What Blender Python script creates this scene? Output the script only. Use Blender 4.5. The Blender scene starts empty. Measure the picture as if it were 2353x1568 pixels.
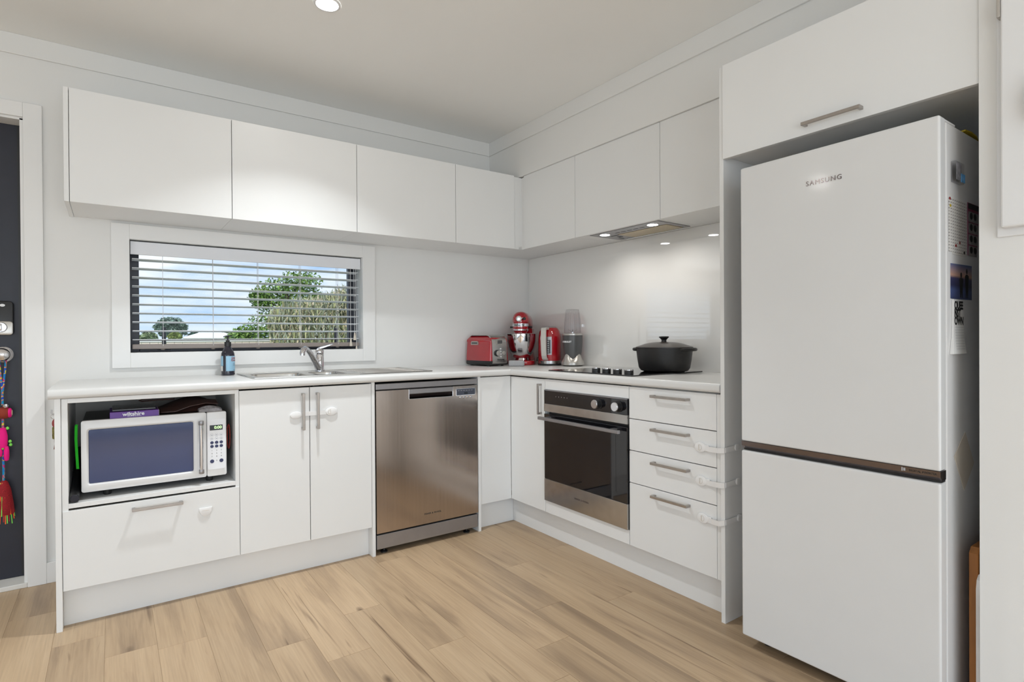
import bpy, bmesh, math, random
from mathutils import Vector, Matrix, Euler
random.seed(7)
scene = bpy.context.scene
COL = scene.collection

# ------------------------------------------------------------------ camera
CX, CY, CZ = -2.4601, -3.2469, 1.078
YAW, PITCH, ROLL = math.radians(54.6111), math.radians(-0.2916), math.radians(-0.3679)
FPX, IW, IH = 1293.578, 2353.0, 1568.0
_fw = Vector((math.cos(YAW)*math.cos(PITCH), math.sin(YAW)*math.cos(PITCH), math.sin(PITCH)))
_rt0 = Vector((math.sin(YAW), -math.cos(YAW), 0.0))
_up0 = _rt0.cross(_fw)
_rt = _rt0*math.cos(ROLL) + _up0*math.sin(ROLL)
_up = _up0*math.cos(ROLL) - _rt0*math.sin(ROLL)
cam_data = bpy.data.cameras.new('camera')
cam_data.sensor_fit = 'HORIZONTAL'
cam_data.sensor_width = 36.0
cam_data.lens = FPX/IW*36.0
cam_data.clip_start = 0.02
cam_data.clip_end = 2000
cam = bpy.data.objects.new('camera', cam_data)
m = Matrix((( _rt.x, _up.x, -_fw.x, CX), (_rt.y, _up.y, -_fw.y, CY), (_rt.z, _up.z, -_fw.z, CZ), (0, 0, 0, 1)))
cam.matrix_world = m
COL.objects.link(cam)
scene.camera = cam

def P(u, v, ax, val):
    """photo pixel -> point on the plane ax = val"""
    d = _fw + _rt*((u-IW/2)/FPX) - _up*((v-IH/2)/FPX)
    i = 'xyz'.index(ax)
    c = Vector((CX, CY, CZ))
    return c + d*((val-c[i])/d[i])

# ------------------------------------------------------------------ exposure, world, lights
scene.view_settings.view_transform = 'Standard'
scene.view_settings.look = 'None'
scene.view_settings.gamma = 1.0
scene.view_settings.use_curve_mapping = False
scene.view_settings.exposure = 0.06

world = bpy.data.worlds.new('sky_world')
scene.world = world
world.use_nodes = True
nt = world.node_tree
for n in list(nt.nodes): nt.nodes.remove(n)
N = nt.nodes.new; L = nt.links.new
wo = N('ShaderNodeOutputWorld'); bg = N('ShaderNodeBackground'); tc = N('ShaderNodeTexCoord')
mp = N('ShaderNodeMapping'); mp.inputs['Scale'].default_value = (2.2, 2.2, 7.0)
no = N('ShaderNodeTexNoise'); no.inputs['Scale'].default_value = 1.6; no.inputs['Detail'].default_value = 7; no.inputs['Roughness'].default_value = .55
rp = N('ShaderNodeValToRGB')
rp.color_ramp.elements[0].position = .40; rp.color_ramp.elements[0].color = (.36, .56, .86, 1)
rp.color_ramp.elements[1].position = .60; rp.color_ramp.elements[1].color = (.86, .90, .95, 1)
L(tc.outputs['Generated'], mp.inputs['Vector']); L(mp.outputs['Vector'], no.inputs['Vector']); L(no.outputs['Fac'], rp.inputs['Fac'])
L(rp.outputs['Color'], bg.inputs['Color']); bg.inputs['Strength'].default_value = 1.15
L(bg.outputs['Background'], wo.inputs['Surface'])

def area_light(name, loc, rot, sx, sy, power, color=(1, 1, 1), spread=180, shape='RECTANGLE'):
    d = bpy.data.lights.new(name, 'AREA'); d.shape = shape; d.size = sx; d.size_y = sy
    d.energy = power; d.color = color; d.spread = math.radians(spread)
    o = bpy.data.objects.new(name, d); o.location = loc; o.rotation_euler = rot
    COL.objects.link(o); return o
# added fill lamps behind the camera, standing in for daylight from unseen sliders
area_light('fill_area_rear', (-2.6, -5.52, 1.12), (math.radians(82), 0, 0), 3.2, 2.0, 46, (.86, .94, 1.0), 170)
area_light('fill_area_side', (-4.92, -3.4, 1.12), (math.radians(82), 0, math.radians(-90)), 2.6, 2.0, 15, (.86, .94, 1.0), 170)
sd = bpy.data.lights.new('sun', 'SUN'); sd.energy = 2.2; sd.angle = math.radians(12); sd.color = (1, .96, .88)
so = bpy.data.objects.new('sun', sd); so.rotation_euler = (math.radians(42), math.radians(-30), 0); COL.objects.link(so)

DOWNLIGHT_W = 9.3
HOOD_W = .85

# ------------------------------------------------------------------ materials
def s2l(c):
    return tuple((x/12.92 if x <= .04045 else ((x+.055)/1.055)**2.4) for x in c)
def rgb(r, g, b):
    return s2l((r/255, g/255, b/255))
def mat(name, col, rough=.5, metal=0.0, var=.03, scale=6.0, bump=0.0, bscale=200.0, coat=0.0, spec=.5, emit=None, estr=0.0, stretch=None, alpha=None, trans=0.0, rvar=0.0, sheen=0.0):
    mt = bpy.data.materials.new(name); mt.use_nodes = True
    t = mt.node_tree; b = t.nodes['Principled BSDF']
    b.inputs['Roughness'].default_value = rough; b.inputs['Metallic'].default_value = metal
    b.inputs['Specular IOR Level'].default_value = spec
    if coat: b.inputs['Coat Weight'].default_value = coat; b.inputs['Coat Roughness'].default_value = .05
    if coat == 1.0: b.inputs['Coat IOR'].default_value = 1.8; b.inputs['Coat Roughness'].default_value = .02
    if trans: b.inputs['Transmission Weight'].default_value = trans
    if sheen: b.inputs['Sheen Weight'].default_value = sheen
    tc = t.nodes.new('ShaderNodeTexCoord'); mp = t.nodes.new('ShaderNodeMapping')
    if stretch: mp.inputs['Scale'].default_value = stretch
    nz = t.nodes.new('ShaderNodeTexNoise'); nz.inputs['Scale'].default_value = scale; nz.inputs['Detail'].default_value = 4
    t.links.new(tc.outputs['Object'], mp.inputs['Vector']); t.links.new(mp.outputs['Vector'], nz.inputs['Vector'])
    cr = t.nodes.new('ShaderNodeValToRGB')
    lo = tuple(max(0, c*(1-var)) for c in col); hi = tuple(min(1, c*(1+var)) for c in col)
    cr.color_ramp.elements[0].position = .3; cr.color_ramp.elements[0].color = (*lo, 1)
    cr.color_ramp.elements[1].position = .7; cr.color_ramp.elements[1].color = (*hi, 1)
    t.links.new(nz.outputs['Fac'], cr.inputs['Fac']); t.links.new(cr.outputs['Color'], b.inputs['Base Color'])
    if rvar:
        mr = t.nodes.new('ShaderNodeMapRange'); mr.inputs['To Min'].default_value = max(0, rough-rvar); mr.inputs['To Max'].default_value = rough+rvar
        t.links.new(nz.outputs['Fac'], mr.inputs['Value']); t.links.new(mr.outputs['Result'], b.inputs['Roughness'])
    if bump:
        n2 = t.nodes.new('ShaderNodeTexNoise'); n2.inputs['Scale'].default_value = bscale; n2.inputs['Detail'].default_value = 3
        bp = t.nodes.new('ShaderNodeBump'); bp.inputs['Strength'].default_value = bump; bp.inputs['Distance'].default_value = .002
        t.links.new(mp.outputs['Vector'], n2.inputs['Vector']); t.links.new(n2.outputs['Fac'], bp.inputs['Height']); t.links.new(bp.outputs['Normal'], b.inputs['Normal'])
    if emit:
        b.inputs['Emission Color'].default_value = (*emit, 1); b.inputs['Emission Strength'].default_value = estr
    if alpha is not None: b.inputs['Alpha'].default_value = alpha
    return mt

M = {}
M['wall'] = mat('wall_paint', (.80, .795, .775), .55, var=.012, scale=2, bump=.05, bscale=300)
M['ceiling'] = mat('ceiling_paint', (.90, .90, .88), .7, var=.01, scale=2)
M['trim'] = mat('trim_paint', (.83, .825, .81), .35, var=.008)
M['cab'] = mat('white_laminate', (.81, .81, .80), .34, var=.008, scale=3)
M['cabin'] = mat('carcass_melamine', (.74, .72, .68), .45, var=.02, scale=3)
M['counter'] = mat('bench_laminate', (.72, .715, .70), .30, var=.012, scale=14)
M['splash'] = mat('back_painted_glass', (.80, .79, .765), .04, var=.006, coat=1.0)
M['brushed'] = mat('brushed_nickel', rgb(176, 170, 165), .34, 1.0, var=.06, scale=40, stretch=(1, 1, 1))
M['steel'] = mat('stainless_steel', rgb(188, 186, 184), .24, 1.0, var=.05, scale=30, stretch=(60, 1, 1), bump=.02, bscale=30, rvar=.05)
M['steelv'] = mat('stainless_door', rgb(186, 174, 165), .17, 1.0, var=.03, scale=3, stretch=(40, 40, .6), rvar=.04)
M['steelgrey'] = mat('grey_steel_trim', rgb(158, 156, 158), .4, .85, var=.03, scale=20)
M['sinksteel'] = mat('sink_steel', rgb(205, 203, 200), .24, 1.0, var=.04, scale=30, stretch=(1, 20, 1))
M['chrome'] = mat('chrome', rgb(215, 215, 218), .07, 1.0, var=.01)
M['chromedark'] = mat('dark_chrome', rgb(120, 112, 112), .12, 1.0, var=.02)
M['black'] = mat('black_plastic', (.012, .012, .013), .4, var=.2)
M['gloss'] = mat('black_glass', (.006, .006, .008), .03, var=.1, coat=.5)
M['charcoal'] = mat('charcoal_paint', (.011, .012, .023), .42, var=.06, scale=30, bump=.1, bscale=900)
M['alu'] = mat('black_aluminium', (.014, .016, .028), .4, var=.1)
M['white'] = mat('white_plastic', (.80, .80, .80), .3, var=.01)
M['fridge'] = mat('fridge_white', (.72, .72, .715), .085, var=.008, bump=.01, bscale=700)
M['fridgeside'] = mat('fridge_side_white', (.74, .73, .72), .4, var=.01)
M['red'] = mat('gloss_red_enamel', (.40, .004, .012), .16, var=.08, coat=.8)
M['castiron'] = mat('matte_black_castiron', (.012, .011, .011), .42, var=.2, scale=50, bump=.1, bscale=600)
M['castlid'] = mat('black_castiron_lid', (.03, .024, .021), .32, var=.2, scale=40)
M['slat'] = mat('white_slat', (.80, .81, .84), .4, var=.01)
M['rail'] = mat('shaded_rail', rgb(140, 130, 124), .4, var=.03)  # white rail; its shade is put into the colour as taupe
M['lockp'] = mat('translucent_white_plastic', (.84, .83, .82), .35, var=.01)
M['grey'] = mat('grey_metal_paint', rgb(88, 88, 88), .35, .35, var=.04)
M['handlegrey'] = mat('pale_grey_handle', rgb(206, 202, 196), .35, .2, var=.02)
M['silver'] = mat('silver_plastic', rgb(190, 186, 180), .3, .7, var=.02)
M['ltgrey'] = mat('grey_fabric', rgb(172, 172, 174), .7, var=.05, scale=300)
M['purple'] = mat('purple_card', rgb(92, 42, 140), .35, var=.05)
M['brown'] = mat('brown_leather', rgb(70, 46, 40), .5, var=.15, scale=20, bump=.2, bscale=90)
M['green'] = mat('bright_green_plastic', (.02, .55, .02), .4, var=.03)
M['cordred'] = mat('red_cord', rgb(140, 42, 34), .5, var=.05)
M['mwglass'] = mat('blue_grey_door_glass', rgb(48, 62, 104), .12, var=.06, scale=3, coat=.4)
M['navy'] = mat('navy_button', rgb(48, 54, 92), .4, var=.05)
M['lcd'] = mat('display_dark', (.01, .015, .02), .2)
M['lcdlit'] = mat('display_digits', (.4, .8, .3), .5, emit=(.65, 1.0, .45), estr=1.2)
M['ink'] = mat('black_ink', (.01, .01, .01), .6)
M['wht_ink'] = mat('white_ink', (.85, .85, .86), .5)
M['redink'] = mat('rust_ink', rgb(150, 60, 50), .6)
M['paper'] = mat('paper', (.74, .73, .71), .7, var=.02)
M['lens'] = mat('lit_lens', (1, 1, 1), .5, emit=(1.0, .97, .92), estr=85.0)
M['hoodlens'] = mat('lit_hood_lens', (1, 1, 1), .5, emit=(1.0, .97, .92), estr=20.0)
M['amber'] = mat('dark_bottle', (.010, .010, .022), .12, var=.1, coat=.6)
M['label'] = mat('blue_label', rgb(150, 192, 216), .4, var=.02)
M['oak'] = mat('oak_board', rgb(150, 94, 40), .45, var=.18, scale=9, stretch=(8, 8, .7))
M['marble'] = mat('white_marble', (.72, .70, .68), .3, var=.12, scale=8)
M['yellow'] = mat('yellow_paper', rgb(190, 165, 30), .6, var=.05)
M['filter'] = mat('hood_filter_mesh', rgb(185, 168, 138), .35, .9, var=.15, scale=260)
M['mag'] = mat('magnet_sheet', rgb(208, 198, 184), .5, var=.02)

def glass_mat(name, tint=(1, 1, 1), rough=0.0, ior=1.45):
    mt = bpy.data.materials.new(name); mt.use_nodes = True; t = mt.node_tree
    for n in list(t.nodes): t.nodes.remove(n)
    o = t.nodes.new('ShaderNodeOutputMaterial'); mx = t.nodes.new('ShaderNodeMixShader'); fr = t.nodes.new('ShaderNodeFresnel'); fr.inputs['IOR'].default_value = ior
    tr = t.nodes.new('ShaderNodeBsdfTransparent'); tr.inputs['Color'].default_value = (*tint, 1)
    gl = t.nodes.new('ShaderNodeBsdfGlossy'); gl.inputs['Roughness'].default_value = rough
    ge = t.nodes.new('ShaderNodeNewGeometry'); mr = t.nodes.new('ShaderNodeMapRange'); mr.inputs['To Min'].default_value = ior; mr.inputs['To Max'].default_value = 1/ior
    t.links.new(ge.outputs['Backfacing'], mr.inputs['Value']); t.links.new(mr.outputs[0], fr.inputs['IOR'])
    t.links.new(fr.outputs[0], mx.inputs[0]); t.links.new(tr.outputs[0], mx.inputs[1]); t.links.new(gl.outputs[0], mx.inputs[2]); t.links.new(mx.outputs[0], o.inputs[0])
    return mt
M['glass'] = glass_mat('clear_glass', (.98, .99, .985), 0.0, 1.16)
M['cup'] = glass_mat('clear_cup_plastic', (.90, .90, .91), .02, 1.3)

def wood_mat():
    mt = bpy.data.materials.new('oak_vinyl_plank'); mt.use_nodes = True; t = mt.node_tree; b = t.nodes['Principled BSDF']
    N = t.nodes.new; L = t.links.new
    tc = N('ShaderNodeTexCoord'); oi = N('ShaderNodeObjectInfo')
    mul = N('ShaderNodeVectorMath'); mul.operation = 'MULTIPLY'; mul.inputs[1].default_value = (37.0, 91.0, 53.0)
    cmb = N('ShaderNodeCombineXYZ')
    for i in range(3): L(oi.outputs['Random'], cmb.inputs[i])
    L(cmb.outputs[0], mul.inputs[0])
    add = N('ShaderNodeVectorMath'); add.operation = 'ADD'; L(tc.outputs['Object'], add.inputs[0]); L(mul.outputs[0], add.inputs[1])
    def noise(sc, scale, detail=4, rough=.5, dist=0.0):
        mp = N('ShaderNodeMapping'); mp.inputs['Scale'].default_value = sc; L(add.outputs[0], mp.inputs['Vector'])
        n = N('ShaderNodeTexNoise'); n.inputs['Scale'].default_value = scale; n.inputs['Detail'].default_value = detail
        n.inputs['Roughness'].default_value = rough; n.inputs['Distortion'].default_value = dist
        L(mp.outputs[0], n.inputs['Vector']); return n.outputs['Fac']
    broad = noise((11, 1.1, 1), 1.0, 5, .55, .6)
    grain = noise((150, 4, 1), 1.0, 4, .6, .2)
    streak = noise((26, 1.5, 1), 1.0, 3, .5, 1.0)
    r1 = N('ShaderNodeValToRGB'); e = r1.color_ramp.elements
    e[0].position = .30; e[0].color = (.325, .228, .146, 1); e[1].position = .72; e[1].color = (.53, .388, .25, 1)
    ee = r1.color_ramp.elements.new(.48); ee.color = (.47, .335, .21, 1)
    L(broad, r1.inputs['Fac'])
    r2 = N('ShaderNodeValToRGB'); e = r2.color_ramp.elements
    e[0].position = .35; e[0].color = (.90, .89, .88, 1); e[1].position = .62; e[1].color = (1.03, 1.03, 1.02, 1)
    L(grain, r2.inputs['Fac'])
    mx = N('ShaderNodeMix'); mx.data_type = 'RGBA'; mx.blend_type = 'MULTIPLY'; mx.inputs['Factor'].default_value = 1
    L(r1.outputs[0], mx.inputs[6]); L(r2.outputs[0], mx.inputs[7])
    # dark mineral streaks and knots
    r3 = N('ShaderNodeValToRGB'); e = r3.color_ramp.elements
    e[0].position = .25; e[0].color = (.34, .29, .26, 1); e[1].position = .36; e[1].color = (1, 1, 1, 1)
    L(streak, r3.inputs['Fac'])
    mx2 = N('ShaderNodeMix'); mx2.data_type = 'RGBA'; mx2.blend_type = 'MULTIPLY'; mx2.inputs['Factor'].default_value = .9
    L(mx.outputs[2], mx2.inputs[6]); L(r3.outputs[0], mx2.inputs[7])
    mpv = N('ShaderNodeMapping'); mpv.inputs['Scale'].default_value = (4.4, 1.9, 0.0); L(add.outputs[0], mpv.inputs['Vector'])
    vo = N('ShaderNodeTexVoronoi'); vo.inputs['Scale'].default_value = 1.0; L(mpv.outputs[0], vo.inputs['Vector'])
    r4 = N('ShaderNodeValToRGB'); e = r4.color_ramp.elements
    e[0].position = .018; e[0].color = (.16, .12, .10, 1); e[1].position = .075; e[1].color = (1, 1, 1, 1)
    L(vo.outputs['Distance'], r4.inputs['Fac'])
    mx3 = N('ShaderNodeMix'); mx3.data_type = 'RGBA'; mx3.blend_type = 'MULTIPLY'; mx3.inputs['Factor'].default_value = .8
    L(mx2.outputs[2], mx3.inputs[6]); L(r4.outputs[0], mx3.inputs[7])
    hv = N('ShaderNodeHueSaturation'); mr = N('ShaderNodeMapRange'); mr.inputs['To Min'].default_value = .93; mr.inputs['To Max'].default_value = 1.06
    L(oi.outputs['Random'], mr.inputs['Value']); L(mr.outputs[0], hv.inputs['Value']); L(mx3.outputs[2], hv.inputs['Color'])
    L(hv.outputs[0], b.inputs['Base Color'])
    b.inputs['Roughness'].default_value = .42; b.inputs['Specular IOR Level'].default_value = .4
    bp = N('ShaderNodeBump'); bp.inputs['Strength'].default_value = .12; bp.inputs['Distance'].default_value = .001
    L(grain, bp.inputs['Height']); L(bp.outputs[0], b.inputs['Normal'])
    return mt
M['wood'] = wood_mat()

# ------------------------------------------------------------------ mesh helpers
def B(): return bmesh.new()
def box(bm, x0, x1, y0, y1, z0, z1, bev=0.0, seg=2):
    x0, x1 = sorted((x0, x1)); y0, y1 = sorted((y0, y1)); z0, z1 = sorted((z0, z1))
    mx = Matrix.Translation(((x0+x1)/2, (y0+y1)/2, (z0+z1)/2)) @ Matrix.Diagonal((x1-x0, y1-y0, z1-z0, 1))
    r = bmesh.ops.create_cube(bm, size=1, matrix=mx)
    if bev > 0:
        bev = min(bev, .49*min(x1-x0, y1-y0, z1-z0))
        es = list({e for v in r['verts'] for e in v.link_edges})
        bmesh.ops.bevel(bm, geom=es, offset=bev, segments=seg, profile=.5, affect='EDGES')
    return bm
def bx(*a, **k): return box(B(), *a, **k)
def ring_skin(bm, rings, closed=True, cap0=True, cap1=True):
    vs = [[bm.verts.new(p) for p in r] for r in rings]
    n = len(rings[0])
    for a, b in zip(vs, vs[1:]):
        for i in range(n if closed else n-1):
            j = (i+1) % n
            try: bm.faces.new((a[i], a[j], b[j], b[i]))
            except ValueError: pass
    if cap0: bm.faces.new(list(reversed(vs[0])))
    if cap1: bm.faces.new(vs[-1])
    return vs
def lathe(bm, prof, c=(0, 0, 0), seg=32, ax='z', sx=1.0, sy=1.0, cap0=True, cap1=True):
    rings = []
    for r, h in prof:
        ring = []
        for k in range(seg):
            a = 2*math.pi*k/seg; p = (max(r, 1e-5)*math.cos(a)*sx, max(r, 1e-5)*math.sin(a)*sy, h)
            if ax == 'x': p = (p[2], p[0], p[1])
            elif ax == 'y': p = (p[1], p[2], p[0])
            ring.append((p[0]+c[0], p[1]+c[1], p[2]+c[2]))
        rings.append(ring)
    ring_skin(bm, rings, True, cap0, cap1); return bm
def tube(bm, pts, r, seg=8, cap=True):
    pts = [Vector(p) for p in pts]; n = len(pts); rs = r if isinstance(r, (list, tuple)) else [r]*n
    rings = []; prev = None
    for i, p in enumerate(pts):
        t = (pts[min(i+1, n-1)]-pts[max(i-1, 0)]).normalized()
        if prev is None:
            a = Vector((0, 0, 1)) if abs(t.z) < .9 else Vector((1, 0, 0))
            u = t.cross(a).normalized()
        else:
            u = (prev - t*prev.dot(t)).normalized()
        prev = u; w = t.cross(u)
        rings.append([p + u*(rs[i]*math.cos(2*math.pi*k/seg)) + w*(rs[i]*math.sin(2*math.pi*k/seg)) for k in range(seg)])
    ring_skin(bm, rings, True, cap, cap); return bm
def prism(bm, poly, axis, a, b, bev=0.0, seg=2):
    """extrude 2D poly along axis between a and b. axis x: poly=(y,z); y: (x,z); z: (x,y)"""
    f = {'x': lambda p, h: (h, p[0], p[1]), 'y': lambda p, h: (p[0], h, p[1]), 'z': lambda p, h: (p[0], p[1], h)}[axis]
    v0 = [bm.verts.new(f(p, a)) for p in poly]; v1 = [bm.verts.new(f(p, b)) for p in poly]; n = len(poly)
    fs = [bm.faces.new(v0), bm.faces.new(list(reversed(v1)))]
    for i in range(n):
        j = (i+1) % n; fs.append(bm.faces.new((v0[j], v0[i], v1[i], v1[j])))
    bmesh.ops.recalc_face_normals(bm, faces=fs)
    if bev:
        es = list(fs[0].edges) + list(fs[1].edges)
        bmesh.ops.bevel(bm, geom=es, offset=bev, segments=seg, profile=.5, affect='EDGES')
    return bm
def rrect(cx, cy, w, h, r, n=5):
    pts = []
    for qx, qy, a0 in ((1, 1, 0), (-1, 1, 90), (-1, -1, 180), (1, -1, 270)):
        for k in range(n+1):
            a = math.radians(a0+90*k/n)
            pts.append((cx+qx*(w/2-r)+r*math.cos(a), cy+qy*(h/2-r)+r*math.sin(a)))
    return pts
def ellipse(cx, cy, a, b, n=28, rot=0):
    out = []
    for k in range(n):
        t = 2*math.pi*k/n; x, y = a*math.cos(t), b*math.sin(t)
        out.append((cx+x*math.cos(rot)-y*math.sin(rot), cy+x*math.sin(rot)+y*math.cos(rot)))
    return out
def xform(bm, mx):
    bmesh.ops.transform(bm, matrix=mx, verts=bm.verts); return bm

def root_loc(o):
    while o.parent: o = o.parent
    return o
def obj(name, bm, mt, parent=None, smooth=False, local=False, loc=None, angle=35):
    """one mesh object. Coordinates are world (shifted to the root's origin) unless local."""
    bmesh.ops.recalc_face_normals(bm, faces=bm.faces)
    if parent is not None and not local:
        off = root_loc(parent).location
        bmesh.ops.translate(bm, vec=-Vector(off), verts=bm.verts)
    elif parent is None and loc is not None:
        bmesh.ops.translate(bm, vec=-Vector(loc), verts=bm.verts)
    me = bpy.data.meshes.new(name); bm.to_mesh(me); bm.free()
    me.materials.append(M[mt] if isinstance(mt, str) else mt)
    if smooth:
        me.polygons.foreach_set('use_smooth', [True]*len(me.polygons))
        try: me.set_sharp_from_angle(angle=math.radians(angle))
        except Exception: pass
    o = bpy.data.objects.new(name, me); COL.objects.link(o)
    if parent is not None: o.parent = parent
    elif loc is not None: o.location = loc
    return o
def tag(o, label, cat, group=None, kind=None):
    o['label'] = label; o['category'] = cat
    if group: o['group'] = group
    if kind: o['kind'] = kind
    return o
def thing(name, label, cat, loc=(0, 0, 0), rz=0.0, group=None):
    o = bpy.data.objects.new(name, None); o.empty_display_size = .05; COL.objects.link(o)
    o.location = loc; o.rotation_euler = (0, 0, rz); return tag(o, label, cat, group)
def struct(name, bm, mt, parent=None, smooth=False):
    o = obj(name, bm, mt, parent, smooth)
    o['kind'] = 'structure'; return o
def share(src, loc=(0, 0, 0), parent=None, rot=None):
    c = src.copy(); COL.objects.link(c); c.location = loc
    if rot: c.rotation_euler = rot
    if parent is not None: c.parent = parent
    return c
def text_bm(body, size, depth=.0004, align='CENTER', bold=0.0, squeeze=1.0, spacing=1.0):
    """text lying in local XY plane, x to the right, y up, extruded in z"""
    cu = bpy.data.curves.new('txt', 'FONT'); cu.body = body; cu.size = size; cu.align_x = align; cu.align_y = 'CENTER'
    cu.extrude = depth; cu.offset = bold; cu.resolution_u = 3; cu.space_character = spacing
    o = bpy.data.objects.new('txt', cu); COL.objects.link(o)
    dg = bpy.context.evaluated_depsgraph_get(); me = bpy.data.meshes.new_from_object(o.evaluated_get(dg))
    bm = B(); bm.from_mesh(me)
    bpy.data.objects.remove(o); bpy.data.curves.remove(cu); bpy.data.meshes.remove(me)
    if squeeze != 1.0: xform(bm, Matrix.Diagonal((squeeze, 1, 1, 1)))
    return bm
FACE_Y = Matrix(((1, 0, 0, 0), (0, 0, -1, 0), (0, 1, 0, 0), (0, 0, 0, 1)))      # text readable from -y
FACE_X = Matrix(((0, 0, -1, 0), (-1, 0, 0, 0), (0, 1, 0, 0), (0, 0, 0, 1)))     # text readable from -x
def text_y(body, size, x, y, z, **k): return xform(text_bm(body, size, **k), Matrix.Translation((x, y, z)) @ FACE_Y)
def text_x(body, size, x, y, z, **k): return xform(text_bm(body, size, **k), Matrix.Translation((x, y, z)) @ FACE_X)

# ------------------------------------------------------------------ key dimensions (metres)
ZC = 2.414                       # ceiling
YB, XB = -.582, -.5757           # base door faces: left run / right run
YU, XU = -.355, -.3234           # wall cabinet faces
U0, U1 = 1.6446, 2.1046          # wall cabinet bottom / top
WX0, WX1, WZ0, WZ1 = -2.389, -1.246, 1.02, 1.562   # kitchen window opening
XN = -.606                       # wall beside the fridge
YN = -2.753
YP0, YP1 = -1.9725, -1.990       # tall end panel
# ------------------------------------------------------------------ setting
fl = struct('floor', bx(-5.2, .1, -5.8, .2, -.06, -.0012), 'wood')
PW = .152
joints = {-.818: -1.08, -.970: -1.485, -1.122: -1.71, -1.274: -1.885, -1.426: -1.49, -1.578: -1.075, -1.730: -1.36, -1.882: -1.17, -2.034: -1.62, -2.186: -.935}
x = -.818 + PW*4; cols = []
while x > -4.4:
    cols.append(round(x, 3)); x -= PW
full = None
PLEN = 1.22
for cxx in cols:
    key = min(joints, key=lambda k: abs(k-cxx))
    j0 = joints[key] if abs(key-cxx) < .02 else -random.uniform(.3, 1.4)
    y = j0
    while y < 0: y += PLEN
    while y > -4.4:
        ya, yb = min(y, 0.0), y-PLEN
        if ya-yb > .05:
            if full is None or ya-yb < PLEN-.001:
                b = bx(-PW/2+.0004, PW/2-.0004, -(ya-yb)/2+.0004, (ya-yb)/2-.0004, -.0012, 0, bev=.0004, seg=1)
                o = obj('plank', b, 'wood', fl, local=True)
                if full is None and ya-yb > PLEN-.001: full = o
                o.location = (cxx-PW/2, (ya+yb)/2, 0)
            else:
                share(full, (cxx-PW/2, (ya+yb)/2, 0), fl)
        y -= PLEN
struct('ceiling', bx(-5.2, .1, -5.8, .2, ZC, ZC+.06), 'ceiling')
DX0, DX1, DZ1 = -3.62, -2.770, 2.052   # door opening
b = B()
for a in ((-5.2, DX0, 0, ZC), (DX0, DX1, DZ1, ZC), (DX1, WX0-.012, 0, ZC), (WX0-.012, WX1+.012, 0, WZ0-.012), (WX0-.012, WX1+.012, WZ1+.012, ZC), (WX1+.012, .14, 0, ZC)):
    box(b, a[0], a[1], 0, .14, a[2], a[3])
struct('wall_back', b, 'wall')
struct('wall_right', bx(0, .14, -2.9, 0, 0, ZC), 'wall')
struct('wall_bulkhead', bx(-.3335, -.0005, YN, -.0005, U1+.001, ZC), 'wall')
struct('wall_beside_fridge', bx(XN, -.001, -5.7, YN, 0, ZC), 'wall')
b = B()   # unseen rear wall, its opening made to let sky light in
for a in ((-5.2, -4.3, 0, ZC), (-.9, -.5, 0, ZC), (-4.3, -.9, 2.15, ZC)): box(b, a[0], a[1], -5.74, -5.6, a[2], a[3])
struct('wall_rear', b, 'wall')
b = B()
for a in ((-5.6, -4.8, 0, ZC), (-2.0, 0, 0, ZC), (-4.8, -2.0, 2.15, ZC)): box(b, -5.14, -5.0, a[0], a[1], a[2], a[3])
struct('wall_left', b, 'wall')
# unseen sliders behind the camera, invented as openings for light
b = B()
for a in ((-4.3, -4.25, 0, 2.15), (-.95, -.9, 0, 2.15), (-4.25, -.95, 2.10, 2.15), (-4.25, -.95, 0, .05), (-2.63, -2.57, .05, 2.10)): box(b, a[0], a[1], -5.70, -5.64, a[2], a[3])
w2 = struct('window_unseen_rear', b, 'alu')
for a in ((-4.25, -2.63), (-2.57, -.95)): obj('pane', bx(a[0], a[1], -5.672, -5.668, .05, 2.10), 'glass', w2)
b = B()
for a in ((-4.8, -4.75, 0, 2.15), (-2.05, -2.0, 0, 2.15), (-4.75, -2.05, 2.10, 2.15), (-4.75, -2.05, 0, .05), (-3.43, -3.37, .05, 2.10)): box(b, -5.10, -5.04, a[0], a[1], a[2], a[3])
w3 = struct('window_unseen_side', b, 'alu')
for a in ((-4.75, -3.43), (-3.37, -2.05)): obj('pane', bx(-5.072, -5.068, a[0], a[1], .05, 2.10), 'glass', w3)
# cornice boards
struct('trim_1', bx(-5, -.3335, -.010, 0, 2.3255, ZC, bev=.002), 'wall')
struct('trim_2', bx(-.3435, -.3335, -5.6, -.010, 2.3255, ZC, bev=.002), 'wall')
struct('baseboard_left', bx(-2.7075, -2.636, -.012, 0, 0, .092, bev=.002), 'trim')

# ---- entry door
d = struct('door_1', bx(DX0+.012, DX1-.012, .095, .135, .022, DZ1-.006, bev=.002), 'charcoal')
b = B()
for a in ((DX0-.066, DX0, 0, 2.12), (DX1, DX1+.065, 0, 2.12), (DX0, DX1, 2.056, 2.12)): box(b, a[0], a[1], -.014, 0, a[2], a[3], bev=.002)
obj('architrave', b, 'trim', d)
b = B(); box(b, DX1-.012, DX1, 0, .14, 0, DZ1); box(b, DX0, DX0+.012, 0, .14, 0, DZ1); box(b, DX0, DX1, 0, .14, DZ1-.006, DZ1+.0)
obj('jamb', b, 'trim', d)
obj('threshold', bx(DX0, DX1, -.012, .135, 0, .021, bev=.003), M['cabin'], d)
obj('door_edge_seal', bx(DX1-.030, DX1-.0125, .090, .0945, .03, DZ1-.01), 'black', d)
lk = obj('door_lock', prism(B(), rrect(-2.857, 1.181, .082, .15, .016), 'y', .068, .0945, bev=.006), 'black', d, True)
obj('lock_plate', prism(B(), rrect(-2.857, 1.1365, .080, .061, .012), 'y', .064, .072, bev=.004), 'silver', lk, True)
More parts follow.
